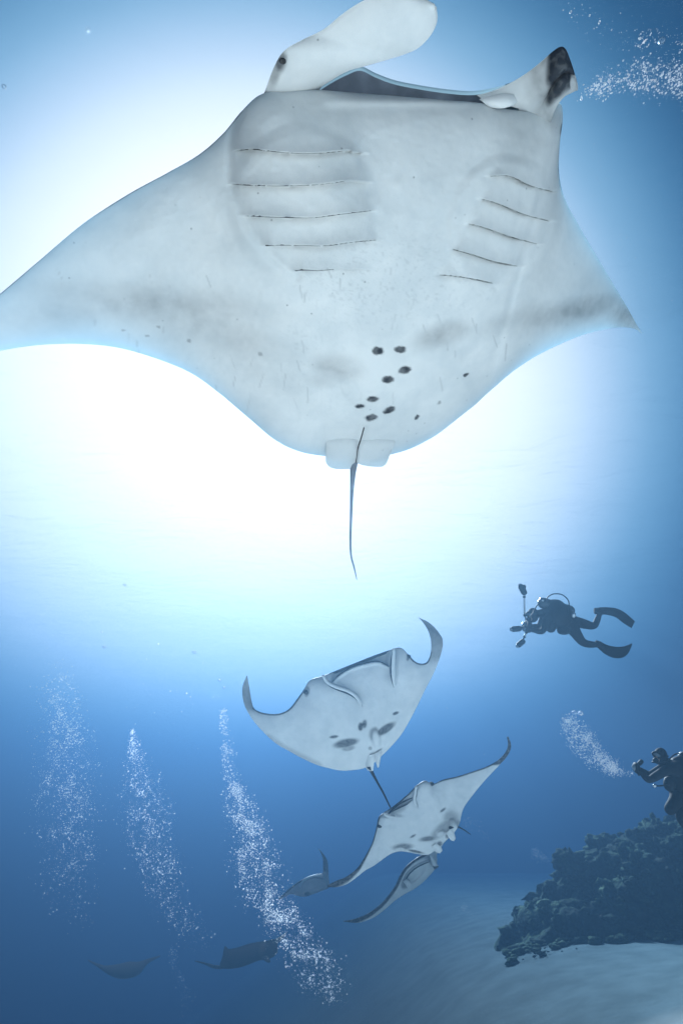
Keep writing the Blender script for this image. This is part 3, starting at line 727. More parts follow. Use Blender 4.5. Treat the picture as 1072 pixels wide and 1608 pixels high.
tube('tail', P(tpx[:, 0], tpx[:, 1], M3.depth(tpx[:, 0], tpx[:, 1]) + np.array([-.1, .05, .1, .2])), [.02, .014, .010, .006], BACK, root3, n=20)

# fourth manta, head-on, mouth wide open, under the third
ST4 = [(538, 1446, 539, 1447, -.3, -.3, .006, 0), (556, 1443, 562, 1449, -.25, -.25, .012, 0), (578, 1434, 586, 1441, -.2, -.2, .02, 0), (598, 1419, 604, 1428, -.14, -.14, .028, 0),
       (611, 1404, 620, 1414, -.08, -.08, .04, 0), (620, 1391, 637, 1403, 0, 0, .07, 0), (627, 1376, 650, 1396, .0, .0, .12, 0), (634, 1364, 663, 1386, 0, 0, .15, 0),
       (644, 1354, 675, 1374, 0, 0, .15, 0), (655, 1346, 684, 1362, 0, 0, .12, 0), (666, 1340, 686, 1352, .1, .1, .08, 0), (678, 1332, 686, 1341, .2, .2, .05, 0),
       (689, 1322, 693, 1330, .3, .3, .02, 0), (697, 1318, 699, 1320, .36, .36, .006, 0)]
def pigment4(px, py):
    dl = poly_dist(px, py, [(r[0], r[1]) for r in ST4], 120)
    g = .97 * (1 - sstep(3.5, 6.0, dl * (1 - .35 * (1 - sstep(560, 630, px)))))
    g = np.maximum(g, .6 * ellip(px, py, 636, 1390, 7, 5, -40, .5))
    g = np.maximum(g, .5 * (1 - sstep(.6, 2.4, np.abs(poly_dist(px, py, [(632, 1390), (640, 1372), (654, 1360), (672, 1352)], 60) - 1.5))))
    return np.maximum(g, .75 * ellip(px, py, 640, 1386, 4, 6, -20, .4))
def relief4(px, py):
    return -.10 * ellip(px, py, 650, 1374, 20, 8, -42, .35) + .02 * (fbm(np.stack([px / 10, py / 10, 0 * px], -1), 3) - .5)
root4 = empty('manta_ray', P(650, 1375, 12.2))
tag(root4, 'head-on manta ray tucked under the diagonal one, wing drooping like a dark blade', 'manta ray', 'manta rays in a train')
M4 = Manta((650, 1375), 12.2, (-.35, .75, .56), ST4, 220, 70)
M4.body(root4, relief4, pigment4, backfrac=.8)
M4.slit(root4, [(634, 1388), (641, 1374), (654, 1362), (672, 1354)], .02, name='mouth', lift=.01)
sheet('cephalic_fin', [(674, 1343, -.1, 680, 1345, -.1), (676, 1352, -.14, 685, 1355, -.14), (679, 1360, -.16, 688, 1360, -.16), (682, 1366, -.16, 686, 1361, -.16)], M4.depth, root4, BELLY, BACK, thick=.05, nu=20, nv=10, bulge=.03,
      pigment=lambda px, py: .9 * (py > 1359))
sheet('cephalic_fin', [(632, 1384, -.1, 638, 1380, -.1), (638, 1392, -.16, 645, 1386, -.16), (641, 1394, -.16, 644, 1391, -.16)], M4.depth, root4, BELLY, BACK, thick=.05, nu=20, nv=10, bulge=.03)

# fifth manta, smaller, one wing raised, half behind the bubbles
ST5 = [(437, 1412, 438, 1414, .3, .3, .01, 0), (452, 1397, 456, 1404, .2, .2, .03, 0), (463, 1388, 468, 1407, .1, .1, .07, 0), (474, 1381, 479, 1408, 0, 0, .13, 0), (487, 1375, 492, 1404, 0, 0, .15, 0),
       (499, 1372, 505, 1399, 0, 0, .12, 0), (506, 1371, 516, 1393, 0, 0, .06, 0), (507, 1369, 516, 1377, 0, 0, .04, 0), (507, 1361, 515.5, 1367, 0, 0, .03, 0),
       (507, 1352, 514.5, 1354, .05, .05, .02, 0), (505, 1343, 510, 1344, .1, .1, .014, 0), (500, 1333, 501, 1333, .2, .2, .005, 0)]
def pigment5(px, py):
    g = .8 * ellip(px, py, 511, 1352, 9, 21, -12, .25)
    g = np.maximum(g, .9 * (1 - sstep(2.0, 3.6, poly_dist(px, py, [(437, 1412), (452, 1397), (463, 1388), (474, 1381), (487, 1375), (499, 1372)], 60))))
    g = np.maximum(g, .9 * ellip(px, py, 482, 1404, 5, 3.5, -10, .4))
    return np.maximum(g, .45 * (1 - sstep(.8, 2, poly_dist(px, py, [(472, 1390), (480, 1382), (492, 1378), (506, 1380)], 40))))
BELLY2 = skin_material('manta_belly_dusky', (.85, .72, .70), (.03, .035, .04))
root5 = empty('manta_ray', P(490, 1385, 17))
tag(root5, 'small manta ray with one pointed wing held upright, partly behind the thick bubble column', 'manta ray', 'manta rays in a train')
M5 = Manta((490, 1385), 17, (-.2, .85, .48), ST5, 180, 60)
M5.body(root5, lambda px, py: -.10 * ellip(px, py, 492, 1389, 18, 8, -14, .4), pigment5, backfrac=.8, bellymat=BELLY2)
fin_strip(M5, root5, [(470, 1393), (476, 1384), (488, 1377), (505, 1374)], 2.6, -.05)
fin_strip(M5, root5, [(508, 1373), (511, 1382), (514, 1392)], 2.6, -.05)

# sixth manta, seen from above, dark back
ST6 = [(345, 1514, 347, 1520, 0, 0, .03, 0), (349, 1503, 351, 1521, 0, 0, .05, 0), (353, 1486, 357, 1521.5, 0, 0, .06, 0), (360, 1490, 366, 1521, 0, 0, .10, 0), (375, 1487, 378, 1519, 0, 0, .14, 0),
       (390, 1482, 390, 1515, 0, 0, .16, 0), (405, 1479, 405, 1509, 0, 0, .16, 0), (420, 1477, 418, 1507, 0, 0, .12, 0), (431, 1475, 429, 1503, 0, 0, .08, 0), (436, 1482, 436, 1496, 0, 0, .04, 0)]
root6 = empty('manta_ray', P(390, 1500, 19))
tag(root6, 'manta ray with a dark brown back, swimming into the foot of the thick bubble column', 'manta ray', 'manta rays in a train')
M6 = Manta((390, 1500), 19, (.1, -.45, .89), ST6, 120, 60)
def pigment6(px, py):
    g = .75 + 0 * px
    return np.clip(g - .5 * ellip(px, py, 412, 1492, 5, 12, 10, .6) + .3 * (1 - sstep(0, 5, poly_dist(px, py, lead(ST6), 60))), 0, 1)
BELLY3 = skin_material('manta_back_tan', (.12, .07, .05), (.02, .014, .012))
M6.body(root6, None, pigment6, bellymat=BELLY3)
tpx = np.array([(306, 1509), (322, 1513), (336, 1518), (350, 1519)], float)
tube('tail', P(tpx[:, 0], tpx[:, 1], [19.3, 19.2, 19.1, 19]), [.012, .03, .045, .05], BACK2, root6, n=20)
sheet('cephalic_fin', [(410, 1503, -.1, 418, 1500, -.1), (417, 1510, -.1, 423, 1505, -.1), (423, 1512, -.1, 425, 1510, -.1)], M6.depth, root6, BACK2, thick=.05, nu=12, nv=8)
sheet('wing_tip', [(426, 1478, 0, 428, 1488, 0), (440, 1470, .1, 442, 1476, .1), (452, 1462, .2, 452, 1463, .2)], M6.depth, root6, BACK2, thick=.04, nu=20, nv=8)

# seventh manta, a pale ghost in the deep
ST7 = [(138, 1507, 139, 1509, 0, 0, .02, 0), (152, 1512, 158, 1522, 0, 0, .05, 0), (166, 1516, 171, 1531, 0, 0, .10, 0), (185, 1514, 188, 1537, 0, 0, .16, 0),
       (203, 1510, 205, 1536, 0, 0, .16, 0), (218, 1510, 220, 1529, 0, 0, .12, 0), (234, 1505, 232, 1514, 0, 0, .05, 0), (252, 1500, 251, 1503, 0, 0, .02, 0)]
for m_ in (BELLY3,):
    m_.node_tree.nodes['Principled BSDF'].inputs['Specular IOR Level'].default_value = 0
    m_.node_tree.nodes['Principled BSDF'].inputs['Roughness'].default_value = 1
FADED = skin_material('manta_back_faded', (.11, .075, .06), (.03, .02, .02), 1.0)
FADED.node_tree.nodes['Principled BSDF'].inputs['Specular IOR Level'].default_value = 0
root7 = empty('manta_ray', P(195, 1524, 26))
tag(root7, 'faintest manta ray, a pale brownish crescent almost lost in the deep lower left', 'manta ray', 'manta rays in a train')
M7 = Manta((195, 1524), 24, (.05, -.40, .91), ST7, 90, 40)
M7.body(root7, None, lambda px, py: .1 + 0 * px, bellymat=FADED)

# ------------------------------------------------------------------ reef
def reef_crest(x): return K * (-3.2 + .62 * (x / K - 4.9))
gx = np.arange(3.2, 24, .075); gy = np.arange(17.5, 34, .075)
GX, GY = np.meshgrid(gx, gy, indexing='ij')
q = np.stack([GX, GY, 0 * GX], -1)
foot = 19 * K + 1.6 * (fbm(q * .28, 3) - .5) * 2 + .5 * (fbm(q * 1.1, 3) - .5) - .12 * (GX - 8)
hgt = sstep(0, 1, (GY - foot) / 5.0) ** .7
base = floor_z(GX, GY)
crest = .60 * GX - .294 * GY - .45 * np.maximum(GY - 23.0, 0) - .05 + .5 * (fbm(q * .5 + 3, 3) - .5) * 2
crest = np.minimum(crest, 1.2)
w = sstep(.197, .222, GX / GY + .02 * (fbm(q * .8 + 9, 2) - .5))
rise = np.maximum(crest - base, .0) * hgt * w
env_ = sstep(.02, .35, rise)
lump = (1 - np.abs(2 * fbm(q * .8 + 31, 4) - 1)) ** 2.2
lump2 = (1 - np.abs(2 * fbm(q * 2.1 + 5, 3) - 1)); lump3 = vnoise(q * 5.5 + 8)
RZ = base - .25 + rise + env_ * (.6 * lump + .32 * lump2 + .20 * lump3 - .40)
RX = GX + env_ * .5 * (vnoise(q * 1.9 + 50) - .5) * 2; RY = GY + env_ * (.6 * (vnoise(q * 2.2 + 70) - .5) * 2 + .3 * (vnoise(q * 5 + 90) - .5) * 2)
reefm, n_, l_, b_ = mat('reef_rock', (.05, .06, .05), .9, .1)
ge = n_.new('ShaderNodeNewGeometry')
nz = n_.new('ShaderNodeTexNoise'); nz.inputs['Scale'].default_value = 1.1; nz.inputs['Detail'].default_value = 8; nz.inputs['Roughness'].default_value = .7
l_.new(ge.outputs['Position'], nz.inputs['Vector'])
cr = n_.new('ShaderNodeValToRGB')
for k_, (p_, c_) in enumerate([(.34, (.005, .011, .009)), (.47, (.014, .034, .022)), (.57, (.05, .095, .05)), (.70, (.20, .27, .16))]):
    if k_ > 1: cr.color_ramp.elements.new(.9)
    cr.color_ramp.elements[k_].position = p_; cr.color_ramp.elements[k_].color = (*c_, 1)
l_.new(nz.outputs['Fac'], cr.inputs[0]); l_.new(cr.outputs[0], b_.inputs['Base Color'])
nz2 = n_.new('ShaderNodeTexNoise'); nz2.inputs['Scale'].default_value = 5; nz2.inputs['Detail'].default_value = 6
l_.new(ge.outputs['Position'], nz2.inputs['Vector'])
bp = n_.new('ShaderNodeBump'); bp.inputs['Strength'].default_value = 1; bp.inputs['Distance'].default_value = .15
l_.new(nz2.outputs['Fac'], bp.inputs['Height']); l_.new(bp.outputs[0], b_.inputs['Normal'])
reef = mesh_obj('reef_slope', np.stack([RX, RY, RZ], -1).reshape(-1, 3), grid_faces(len(gx), len(gy), flip=True), reefm)
tag(reef, 'dark craggy coral reef slope rising to the right from the sand', kind='structure')

def coral_geo(c, r, seed, sq=.75):
    """a knobbly coral head"""
    A = np.eye(3) * r; A[2, 2] *= sq
    V, F = blob_geo((0, 0, 0), np.eye(3), nu=40, nv=26)
    V = V * (1 + .55 * (fbm(V * 1.7 + seed, 3)[:, None] - .5) * 2 + .22 * (vnoise(V * 6 + seed)[:, None] - .5) * 2)
    return np.asarray(c) + V @ A, F
HEADS = [((889, 1368), 25.5, .5, 'rounded coral head jutting from the reef edge, lower of the two knobs on its skyline'),
         ((944, 1322), 27.5, .6, 'upper coral knob on the reef skyline, paler with haze, behind the lower knob')]
rv = np.stack([RX, RY, RZ], -1).reshape(-1, 3); rpx, rpy, rpd = proj(rv)
for (hx, hy), hd, hr, lab in HEADS:
    near = np.where(np.abs(rpx - hx) < 5)[0]; top = rv[near[np.argmin(rpy[near])]]
    V, F = coral_geo(top + np.array([0, -.1, hr * .15]), hr, hx * .1)
    tag(mesh_obj('coral_head', V, F, reefm), lab, 'coral head', 'coral heads on the reef skyline')
# coral growth scattered over the slope
rr = np.random.RandomState(3)
VV, FF = [], []; off = 0
ico = bmesh.new(); bmesh.ops.create_icosphere(ico, subdivisions=2, radius=1)
IV = np.array([v_.co[:] for v_ in ico.verts]); IF = np.array([[v_.index for v_ in f_.verts] for f_ in ico.faces]); ico.free()
ok = np.argwhere((rise > .25) & (GY < 29) & (GX < 20))
for k_ in range(2600):
    i_, j_ = ok[rr.randint(len(ok))]
    c_ = np.array([RX[i_, j_], RY[i_, j_], RZ[i_, j_]]); r_ = rr.uniform(.05, .17) * (1.5 if rr.rand() < .10 else 1)
    sd = rr.rand() * 50
    vv = IV * (1 + .9 * (fbm(IV * 2.2 + sd, 2)[:, None] - .5) * 2) * np.array([r_ * rr.uniform(.6, 1.3), r_ * rr.uniform(.6, 1.3), r_ * rr.uniform(.5, 1.1)]) + c_
    VV.append(vv); FF.append(IF + off); off += len(IV)
for k_ in range(420):
    y_ = 20.6 - abs(rr.randn()) * .75; x_ = y_ * rr.uniform(.225, .52); fz = float(floor_z(x_, y_)); r_ = .02 + .14 * rr.rand() ** 3
    sd = rr.rand() * 50
    vv = IV * (1 + .9 * (fbm(IV * 2.2 + sd, 2)[:, None] - .5) * 2) * np.array([r_ * 1.3, r_, r_ * .7]) + np.array([x_, y_, fz + .02])
    VV.append(vv); FF.append(IF + off); off += len(IV)
tag(mesh_obj('coral_cover', np.concatenate(VV), np.concatenate(FF), reefm), 'lumpy coral growth covering the reef slope', 'coral', kind='stuff')

# ------------------------------------------------------------------ divers
def skin_body(name, joints, edges, m, parent, sub=2):
    """one continuous limbed body; joints = {key: (point, radius)}"""
    keys = list(joints); idx = {k: i for i, k in enumerate(keys)}
    V = np.array([joints[k][0] for k in keys]); off = np.array(parent.location)
    me = bpy.data.meshes.new(name); me.from_pydata((V - off).tolist(), [(idx[a], idx[b]) for a, b in edges], [])
    o = bpy.data.objects.new(name, me); COL.objects.link(o)
    o.modifiers.new('skin', 'SKIN'); sm = o.modifiers.new('sub', 'SUBSURF'); sm.levels = sub; sm.render_levels = sub
    for i, k in enumerate(keys):
        r = joints[k][1]; me.skin_vertices[0].data[i].radius = (r, r) if np.isscalar(r) else r
    me.skin_vertices[0].data[0].use_root = True
    dg = bpy.context.evaluated_depsgraph_get(); dg.update()
    nm = bpy.data.meshes.new_from_object(o.evaluated_get(dg))
    o.modifiers.clear(); o.data = nm; nm.materials.clear(); nm.materials.append(m)
    for p in nm.polygons: p.use_smooth = True
    o.parent = parent
    return o
NEO, *_ = mat('neoprene', (.012, .014, .018), .75, .15)
GEAR, *_ = mat('gear_black', (.010, .011, .013), .6, .15)
TANKM, *_ = mat('tank_paint', (.05, .055, .06), .35, .4)
METAL, *_ = mat('brushed_metal', (.55, .57, .60), .3, .5, 1.0)
GLASSM, *_ = mat('lens_glass', (.25, .30, .34), .05, .9)
SKINM, *_ = mat('face_skin', (.42, .27, .20), .6, .3)
def D(px, py, d): return P(np.float64(px), np.float64(py), np.float64(d))
def lerp3(a, b, t): return np.asarray(a) * (1 - t) + np.asarray(b) * t
def capsule(name, a, b, r, m, parent, seg=16, dome=5):
    a, b = np.asarray(a), np.asarray(b); d = (b - a) / np.linalg.norm(b - a)
    pts, rad = [], []
    for k in range(dome + 1):
        t = math.pi / 2 * k / dome; pts.append(a - d * r * math.cos(t)); rad.append(max(r * math.sin(t), .002))
    for k in range(dome + 1):
        t = math.pi / 2 * k / dome; pts.append(b + d * r * math.sin(t)); rad.append(max(r * math.cos(t), .002))
    return tube(name, pts, rad, m, parent, seg=seg)
def hand_chain(J, E, wrist, dirv, side, up, tag_):
    """palm with four curled fingers and a thumb, added to the body skeleton"""
    w = np.asarray(wrist); dirv = np.asarray(dirv) / np.linalg.norm(dirv); side = np.asarray(side) / np.linalg.norm(side); up = np.asarray(up) / np.linalg.norm(up)
    palm = w + dirv * .055; J[tag_ + 'p'] = (palm, .026)
    E.append((tag_ + 'w', tag_ + 'p'))
    for k, (s_, L) in enumerate([(-.030, .070), (-.010, .080), (.010, .075), (.030, .058)]):
        a = palm + dirv * .035 + side * s_; b = a + dirv * L * .5 - up * .012; c_ = b + dirv * L * .2 - up * L * .42
        for n_k, pt, r in (('a', a, .012), ('b', b, .010), ('c', c_, .008)): J[f'{tag_}{k}{n_k}'] = (pt, r)
        E.extend([(tag_ + 'p', f'{tag_}{k}a'), (f'{tag_}{k}a', f'{tag_}{k}b'), (f'{tag_}{k}b', f'{tag_}{k}c')])
    a = w + dirv * .03 - side * .035; b = a + dirv * .035 - side * .02 - up * .015
    J[tag_ + 'ta'] = (a, .013); J[tag_ + 'tb'] = (b, .010)
    E.extend([(tag_ + 'w', tag_ + 'ta'), (tag_ + 'ta', tag_ + 'tb')])
def head_gear(root, c, look, up, r=.118):
    """hood, face with nose and mouth, mask and regulator"""
    c = np.asarray(c); f = np.asarray(look) / np.linalg.norm(look); s = np.cross(f, up); s /= np.linalg.norm(s); u = np.cross(s, f)
    h = blob('hood', c, [f * r * 1.05, s * r * .82, u * r * 1.12], NEO, root)
    face = blob('face', c + f * r * .34 - u * r * .12, [f * r * .72, s * r * .60, u * r * .80], SKINM, root)
    blob('nose', c + f * r * 1.10 - u * r * .10, [f * r * .16, s * r * .13, u * r * .2], SKINM, face, nu=10, nv=6)
    mk = tube('mask', [c + f * r * .92 + s * r * (.58 * math.cos(t)) + u * r * (.22 + .30 * math.sin(t)) for t in np.linspace(0, 2 * math.pi, 25)], .020, GEAR, root, seg=8, cap=False)
    blob('lens', c + f * r * .98 + u * r * .22, [f * r * .10, s * r * .52, u * r * .26], GLASSM, mk, nu=14, nv=8)
    tube('strap', [c + f * r * .9 * math.cos(t) + s * r * .9 * math.sin(t) + u * r * .22 for t in np.linspace(.75, 2 * math.pi - .75, 25)], .012, GEAR, mk, seg=6)
    rg = blob('regulator', c + f * r * 1.25 - u * r * .48, [f * .045, s * .045, u * .042], GEAR, root, nu=14, nv=8)
    for sg in (-1, 1): tube('exhaust', [c + f * r * 1.15 - u * r * .7, c + f * r * 1.1 - u * r * .85 + s * sg * .06], [.018, .014], GEAR, rg, seg=8)
    return f, s, u, rg

# diver swimming left, camera out in front
dv1 = empty('person', D(880, 975, 11)); d0 = 11.0
tag(dv1, 'scuba diver in black swimming level to the left, holding out a camera rig', 'person', 'scuba divers')
J = {'pel': (D(894, 980, 11), (.17, .14)), 'wst': (D(883, 975, 11), (.16, .15)), 'che': (D(868, 968, 11), (.20, .17)), 'shm': (D(856, 963, 11), (.13, .12)), 'nek': (D(848, 963, 11), .07), 'hed': (D(838, 965, 11), .085),
     'sl': (D(860, 972, 10.78), .085), 'el': (D(851, 993, 10.72), .06), 'lw': (D(836, 990, 10.8), .042),
     'sr': (D(858, 958, 11.2), .085), 'er': (D(846, 984, 11.26), .058), 'rw': (D(834, 983, 11.15), .042),
     'hl': (D(899, 987, 10.88), .115), 'kl': (D(914, 1010, 10.84), .078), 'cl': (D(926, 1012, 10.84), .068), 'al': (D(938, 1012.5, 10.86), .045), 'fl': (D(947, 1015, 10.87), .042),
     'hr': (D(902, 976, 11.12), .11), 'kr': (D(933, 984, 11.14), .075), 'crr': (D(937, 974, 11.16), .062), 'ar': (D(941, 963, 11.18), .044), 'fr': (D(948, 961, 11.2), .04)}
E = [('pel', 'wst'), ('wst', 'che'), ('che', 'shm'), ('shm', 'nek'), ('nek', 'hed'), ('che', 'sl'), ('sl', 'el'), ('el', 'lw'), ('che', 'sr'), ('sr', 'er'), ('er', 'rw'),
     ('pel', 'hl'), ('hl', 'kl'), ('kl', 'cl'), ('cl', 'al'), ('al', 'fl'), ('pel', 'hr'), ('hr', 'kr'), ('kr', 'crr'), ('crr', 'ar'), ('ar', 'fr')]
hand_chain(J, E, J['lw'][0], D(829, 989, 10.85) - J['lw'][0], _F, _U, 'l'); hand_chain(J, E, J['rw'][0], D(828, 985, 11.1) - J['rw'][0], _F, _U, 'r')
skin_body('body', J, E, NEO, dv1)
f_, s_, u_, rg_ = head_gear(dv1, D(836, 966, 11), D(828, 967, 10.9) - D(836, 965, 11.02), _U)
tk = capsule('tank', D(852, 947, 11.0), D(893, 959, 11.02), .10, TANKM, dv1)
tube('valve', [D(851, 947, 11), D(847, 944, 11)], [.03, .03], METAL, tk, seg=10)
blob('first_stage', D(850, 942, 10.95), [_R * .045, _F * .06, _U * .045], METAL, tk, nu=12, nv=8)
tube('band', [D(868, 951.5, 11.01) + .105 * (math.cos(t) * _U + math.sin(t) * _F) for t in np.linspace(0, 2 * math.pi, 20)], .012, GEAR, tk, seg=6, cap=False)
vs = blob('buoyancy_vest', D(874, 965, 11), [(_R * .27 - _U * .05), _F * .27, (_U * .255 + _R * .03)], GEAR, dv1, noise=.35, nscale=2.5)
blob('pocket', D(884, 990, 10.8), [_R * .12, _F * .07, _U * .08], GEAR, vs, noise=.3, nu=14, nv=8)
blob('pocket', D(864, 984, 10.75), [_R * .09, _F * .08, _U * .11], GEAR, vs, noise=.3, nu=14, nv=8)
hs = tube('hose', [D(855, 945, 10.95), D(860, 937, 10.9), D(870, 932.5, 10.85), D(882, 934, 10.82), (D(891, 942, 10.8)), D(893, 952, 10.78), D(891, 968, 10.74)], .0105, GEAR, dv1, seg=8, n=40)
tube('hose', [D(850, 943, 10.95), D(843, 950, 10.8), D(834, 966, 10.72), D(829, 972, 10.85)], .010, GEAR, dv1, seg=8, n=24)
blob('gauge', D(900, 966, 10.75), [_R * .04, _F * .02, _U * .05], METAL, dv1, nu=12, nv=8)
FINM, *_ = mat('fin_rubber', (.014, .016, .02), .9, .05)
def swim_fin(parent, rails_, depth, footr):
    o = sheet('fin', rails_, lambda x, y: depth + 0 * x, parent, FINM, thick=.03, nu=40, nv=14)
    a = rails_[0]; b = rails_[1]
    tube('foot_pocket', [D((a[0] + a[3]) / 2 - .6 * (b[0] - a[0]), (a[1] + a[4]) / 2 - .6 * (b[1] - a[1]), depth), D((a[0] + a[3]) / 2, (a[1] + a[4]) / 2, depth), D((b[0] + b[3]) / 2, (b[1] + b[4]) / 2, depth + .05)], [footr, footr * 1.1, footr * .7], FINM, o, seg=12, n=10)
    for s__ in (0, 1):
        k = 3 * s__
        tube('rib', [D(r_[k], r_[k + 1], depth + r_[k + 2]) for r_ in rails_], [.016] * (len(rails_) - 1) + [.006], FINM, o, seg=6, n=30)
    return o
swim_fin(dv1, [(940, 955, -.1, 941, 964, .1), (953, 955, -.14, 951, 964, .12), (968, 957, -.16, 966, 968, .14), (981, 964, -.18, 978, 977, .16), (996, 976, -.16, 991, 986, .14)], 11.2, .055)
swim_fin(dv1, [(941, 1008, -.1, 940, 1018, .1), (952, 1014, -.12, 950, 1026, .12), (966, 1017, -.14, 964, 1032, .14), (979, 1016.5, -.16, 977, 1031, .16), (986, 1014, -.14, 985, 1024, .14), (991.5, 1010.5, -.06, 991, 1012, .06)], 10.88, .055)
# the camera rig he holds
rig = empty('camera_rig', D(828, 984, 10.98))
tag(rig, 'underwater camera housing with three jointed strobe arms held out by the level-swimming diver', 'camera')
hb = blob('housing', D(828, 984, 10.98), [_R * .085, _F * .15, _U * .11], GEAR, rig, noise=.15)
blob('dome_port', D(822.5, 984, 10.97), [_R * .05, _F * .09, _U * .09], GLASSM, rig, nu=18, nv=10)
for sg in (-1, 1): tube('handle', [D(829, 984 - 8, 10.98 + sg * .17), D(829, 984 + 8, 10.98 + sg * .17)], .018, GEAR, rig, seg=10)
def strobe_arm(pts, rad, strobe_c, ax):
    a = tube('arm', pts, [.016] * len(pts), METAL, rig, seg=8)
    for p in pts: blob('clamp', p, [_R * .028, _F * .028, _U * .028], GEAR, a, nu=10, nv=6)
    st_ = capsule('strobe', np.asarray(strobe_c) - np.asarray(ax) * .05, np.asarray(strobe_c) + np.asarray(ax) * .05, rad, GEAR, rig)
    c0 = np.asarray(strobe_c) - np.asarray(ax) * (.05 + rad * .75)
    blob('strobe_lens', c0, [np.asarray(ax) * .03, _F * rad * .75, np.cross(_F, ax) * rad * .75], GLASSM, st_, nu=14, nv=8)
strobe_arm([D(826, 974, 11), D(823, 966, 10.95), D(822.5, 937, 10.9), D(821, 931, 10.88)], .055, D(820, 926, 10.87), np.array([.35, 0, -.9]) / .966)
blob('focus_light', D(822.5, 921.5, 10.9), [_R * .03, _F * .05, _U * .04], GEAR, rig, nu=12, nv=8)
strobe_arm([D(823, 984, 10.85), D(818, 986, 10.75), D(813, 988, 10.7)], .05, D(810, 987.5, 10.68), np.array([1.0, 0, .1]))
strobe_arm([D(826, 993, 11.1), D(823, 1000, 11.15), D(819.5, 1006, 11.2)], .05, D(817, 1010, 11.2), np.array([.8, 0, .6]))

# diver at the right edge, upright, camera raised to the face
dv2 = empty('person', D(1060, 1225, 10))
tag(dv2, 'upright scuba diver at the right edge above the reef, raising a compact camera', 'person', 'scuba divers')
J = {'pel': (D(1070, 1246, 10), (.18, .15)), 'wst': (D(1067, 1231, 10), (.17, .15)), 'che': (D(1064, 1213, 10), (.22, .17)), 'shm': (D(1055, 1202, 10), (.13, .12)), 'nek': (D(1046, 1198, 10), .07), 'hed': (D(1038, 1189, 10), .085),
     'sl': (D(1053, 1205, 9.8), .09), 'el': (D(1017, 1226, 9.68), .062), 'lw': (D(1006, 1213, 9.72), .044),
     'sr': (D(1050, 1199, 10.2), .085), 'er': (D(1019, 1217, 10.2), .055), 'rw': (D(1005, 1209, 10.0), .042),
     'hl': (D(1064, 1252, 9.88), .12), 'kl': (D(1049, 1274, 9.7), .09), 'cl': (D(1056, 1268, 10.1), .07), 'al': (D(1066, 1262, 10.45), .05),
     'hr': (D(1076, 1252, 10.1), .12), 'kr': (D(1067, 1284, 10.0), .088), 'crr': (D(1077, 1298, 10.2), .068), 'ar': (D(1090, 1312, 10.4), .05)}
E = [('pel', 'wst'), ('wst', 'che'), ('che', 'shm'), ('shm', 'nek'), ('nek', 'hed'), ('che', 'sl'), ('sl', 'el'), ('el', 'lw'), ('che', 'sr'), ('sr', 'er'), ('er', 'rw'),
     ('pel', 'hl'), ('hl', 'kl'), ('kl', 'cl'), ('cl', 'al'), ('pel', 'hr'), ('hr', 'kr'), ('kr', 'crr'), ('crr', 'ar')]
hand_chain(J, E, J['lw'][0], D(1000, 1206, 9.8) - J['lw'][0], _F, _U, 'l'); hand_chain(J, E, J['rw'][0], D(999, 1204, 9.95) - J['rw'][0], _F, _U, 'r')
skin_body('body', J, E, NEO, dv2)
head_gear(dv2, D(1036, 1187.5, 10), D(1026, 1188, 9.9) - D(1036, 1187, 10.03), _U, r=.122)
tk = capsule('tank', D(1073, 1190, 10.2), D(1084, 1232, 10.2), .10, TANKM, dv2)
tube('valve', [D(1071, 1187, 10.2), D(1068, 1182, 10.2)], [.03, .03], METAL, tk, seg=10)
vs = blob('buoyancy_vest', D(1068, 1217, 10), [_R * .24, _F * .26, _U * .30], GEAR, dv2, noise=.3, nscale=2.5)
blob('pocket', D(1050, 1231, 9.8), [_R * .09, _F * .09, _U * .12], GEAR, vs, noise=.3, nu=14, nv=8)
tube('hose', [D(1068, 1183, 10.15), D(1058, 1185, 9.95), D(1045, 1196, 9.8), D(1030, 1197, 9.85)], .011, GEAR, dv2, seg=8, n=24)
tube('hose', [D(1066, 1184, 10.1), D(1080, 1180, 10), D(1090, 1190, 9.9)], .011, GEAR, dv2, seg=8, n=24)
tube('hose', [D(1050, 1232, 9.72), D(1036, 1234, 9.7), D(1028, 1234, 9.7)], .012, GEAR, dv2, seg=8, n=16)
blob('gauge', D(1027, 1234, 9.7), [_R * .03, _F * .02, _U * .03], METAL, dv2, nu=12, nv=8)
swim_fin(dv2, [(1066, 1262, -.1, 1072, 1268, .1), (1078, 1256, -.12, 1084, 1264, .12), (1094, 1252, -.14, 1098, 1262, .14), (1112, 1252, -.12, 1113, 1262, .12)], 10.5, .055)
swim_fin(dv2, [(1090, 1308, -.1, 1086, 1318, .1), (1101, 1316, -.12, 1096, 1326, .12), (1114, 1328, -.14, 1108, 1338, .14)], 10.4, .055)
rig2 = empty('camera_rig', D(998, 1206, 9.85))
tag(rig2, 'compact underwater camera in both hands of the diver at the right edge', 'camera')
blob('housing', D(998.5, 1206, 9.85), [_R * .045, _F * .11, _U * .085], GEAR, rig2, noise=.12)
blob('dome_port', D(994.5, 1205, 9.85), [_R * .03, _F * .05, _U * .05], GLASSM, rig2, nu=16, nv=10)
tube('handle', [D(1000, 1212, 9.78), D(1003, 1218, 9.76)], .018, GEAR, rig2, seg=8)
capsule('strobe', D(1003, 1199, 9.9), D(1006, 1196, 9.9), .035, GEAR, rig2)

